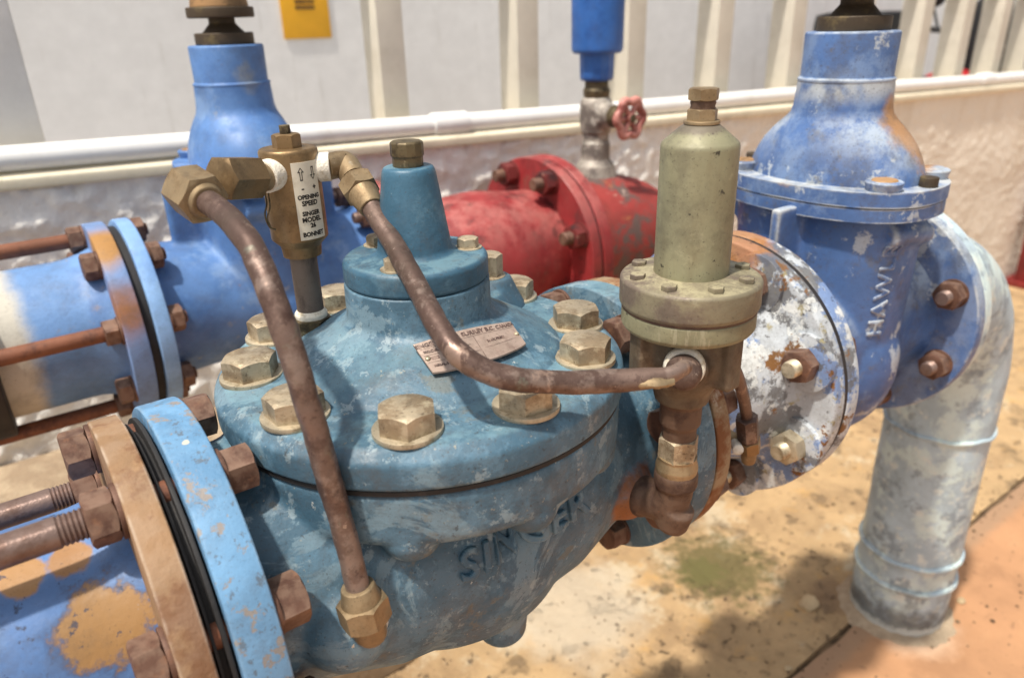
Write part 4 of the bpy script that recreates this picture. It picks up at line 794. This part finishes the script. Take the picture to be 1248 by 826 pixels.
bm = B(); lathe(bm, (RX, YB, 0), (0, 0, 1), fil([(0, .220), (.047, .220), (.0515, .226), (.0525, .36), (.045, .375), (0, .378)], .004), 40); obj('float_case', bm, 'airblue', av)

# ================================================================== motorbike beyond the wall, red post, small stones
mc = ongw(1142, 98, .55); mc.z = -G
mb = thing('motorbike', 'dark motorbike with red panel parked behind the fence posts', 'motorbike', mc)
md = WD; mn = WN
def mp(a, b, z): return mc + md * a + mn * b + V((0, 0, z))
for a in (-.62, .62):
    bm = B(); sweep(bm, [mp(a + .27 * math.cos(t), 0, .31 + .27 * math.sin(t)) for t in [2 * math.pi * i / 40 for i in range(41)]], .045, 12, caps=False); wl = obj('wheel', bm, 'motoblack', mb, 60)
    bm = B(); lathe(bm, mp(a, 0, .31), mn, [(0, -.05), (.05, -.05), (.05, .05), (0, .05)], 20)
    for k in range(8): t = math.pi / 4 * k; sweep(bm, [mp(a, 0, .31), mp(a + .25 * math.cos(t), 0, .31 + .25 * math.sin(t))], .008, 6)
    obj('rim', bm, 'motochrome', wl)
bm = B(); sphere(bm, mp(.02, 0, .42), .2, (1.3, .75, .9)); sphere(bm, mp(.12, 0, .78), .16, (1.5, .9, .75)); cast('frame_and_tank', bm, 'motored', mb, .02, 3)
bm = B(); box(bm, mp(-.38, 0, .82), (.62, .24, .10), PM, .03); obj('seat', bm, 'motoblack', mb)
for b in (-.09, .09):
    bm = B(); sweep(bm, [mp(.62, b, .31), mp(.40, b, 1.0)], .022, 12); obj('fork', bm, 'motochrome', mb)
bm = B(); sweep(bm, spline([mp(.26, -.36, 1.08), mp(.38, -.2, 1.06), mp(.40, 0, 1.0), mp(.38, .2, 1.06), mp(.26, .36, 1.08)], 6), .016, 10); obj('handlebar', bm, 'motoblack', mb)
for b in (-.3, .3):
    bm = B(); sphere(bm, mp(.36, b, 1.22), .065, (.5, 1, .7)); sweep(bm, [mp(.36, b, 1.2), mp(.36, b * .8, 1.06)], .007, 8); obj('mirror', bm, 'motoblack', mb)
bm = B(); box(bm, mp(-.62, 0, 1.02), (.36, .34, .30), PM, .05); obj('luggage_box', bm, 'motoblack', mb)
bm = B(); box(bm, mp(-.82, 0, .94), (.03, .2, .06), PM, .01); obj('tail_lamp', bm, 'motored', mb)
bm = B(); sphere(bm, mp(.46, 0, 1.02), .2, (.5, .9, 1.2)); obj('fairing', bm, 'motoblack', mb, 60)
bm = B(); sphere(bm, mp(.5, 0, .92), .1, (.8, 1, 1)); obj('headlamp', bm, 'motochrome', mb)
bm = B(); sweep(bm, [mp(.05, -.15, .3), mp(-.75, -.17, .42)], .05, 14); obj('exhaust', bm, 'motochrome', mb)
bm = B(); sweep(bm, spline([mp(-.3, 0, .78), mp(-.75, 0, .86), mp(-.95, 0, .7)], 6), .06, 12); obj('tail', bm, 'motoblack', mb, 60)
pb = onz(1246, 350, -G); bm = B(); box(bm, pb + V((.05, 0, .21)), (.09, .09, .43), None, .006); box(bm, pb + V((.05, 0, .012)), (.16, .16, .024), None, .004); tag(obj('steel_post', bm, 'postred'), 'short dark red steel post standing on the paving beside the wall', 'post')
stones = [(1172, 733, .008), (985, 738, .020), (960, 815, .008)]
lab = ['small pale chip on the orange concrete beside the downpipe foot', 'largest pale stone, lying by the slab joint near the downpipe', 'pale pebble lying at the edge of the slab joint']
for (px, py, r), L in zip(stones, lab):
    c = onz(px, py, -G); bm = B(); sphere(bm, c + V((0, 0, r * .3)), r, (1.2, 1, .6), 2)
    for v in bm.verts: v.co += V((mnoise.noise(v.co * 60), mnoise.noise(v.co * 60 + V((9, 0, 0))), 0)) * r * .5
    tag(obj('stone', bm, 'stone', ang=30), L, 'stone')

# loose grit lying on both slabs
bm = B(); rg = random.Random(3)
for k in range(1500):
    x = rg.uniform(.2, 2.6); y = rg.uniform(-.45, .8) if rg.random() < .8 else rg.gauss(.03, .02); rr = rg.uniform(.0009, .0028) * (1.8 if rg.random() < .06 else 1)
    g = bmesh.ops.create_icosphere(bm, subdivisions=1, radius=rr); q = V((x, y, -G + rr * .2))
    for v in g['verts']: v.co = V((v.co.x * rg.uniform(.7, 1.5), v.co.y * rg.uniform(.7, 1.5), v.co.z * .6)) + q
gr = obj('grit', bm, 'earth', ang=30); tag(gr, 'loose brown grit scattered over the concrete slabs', 'grit', kind='stuff')
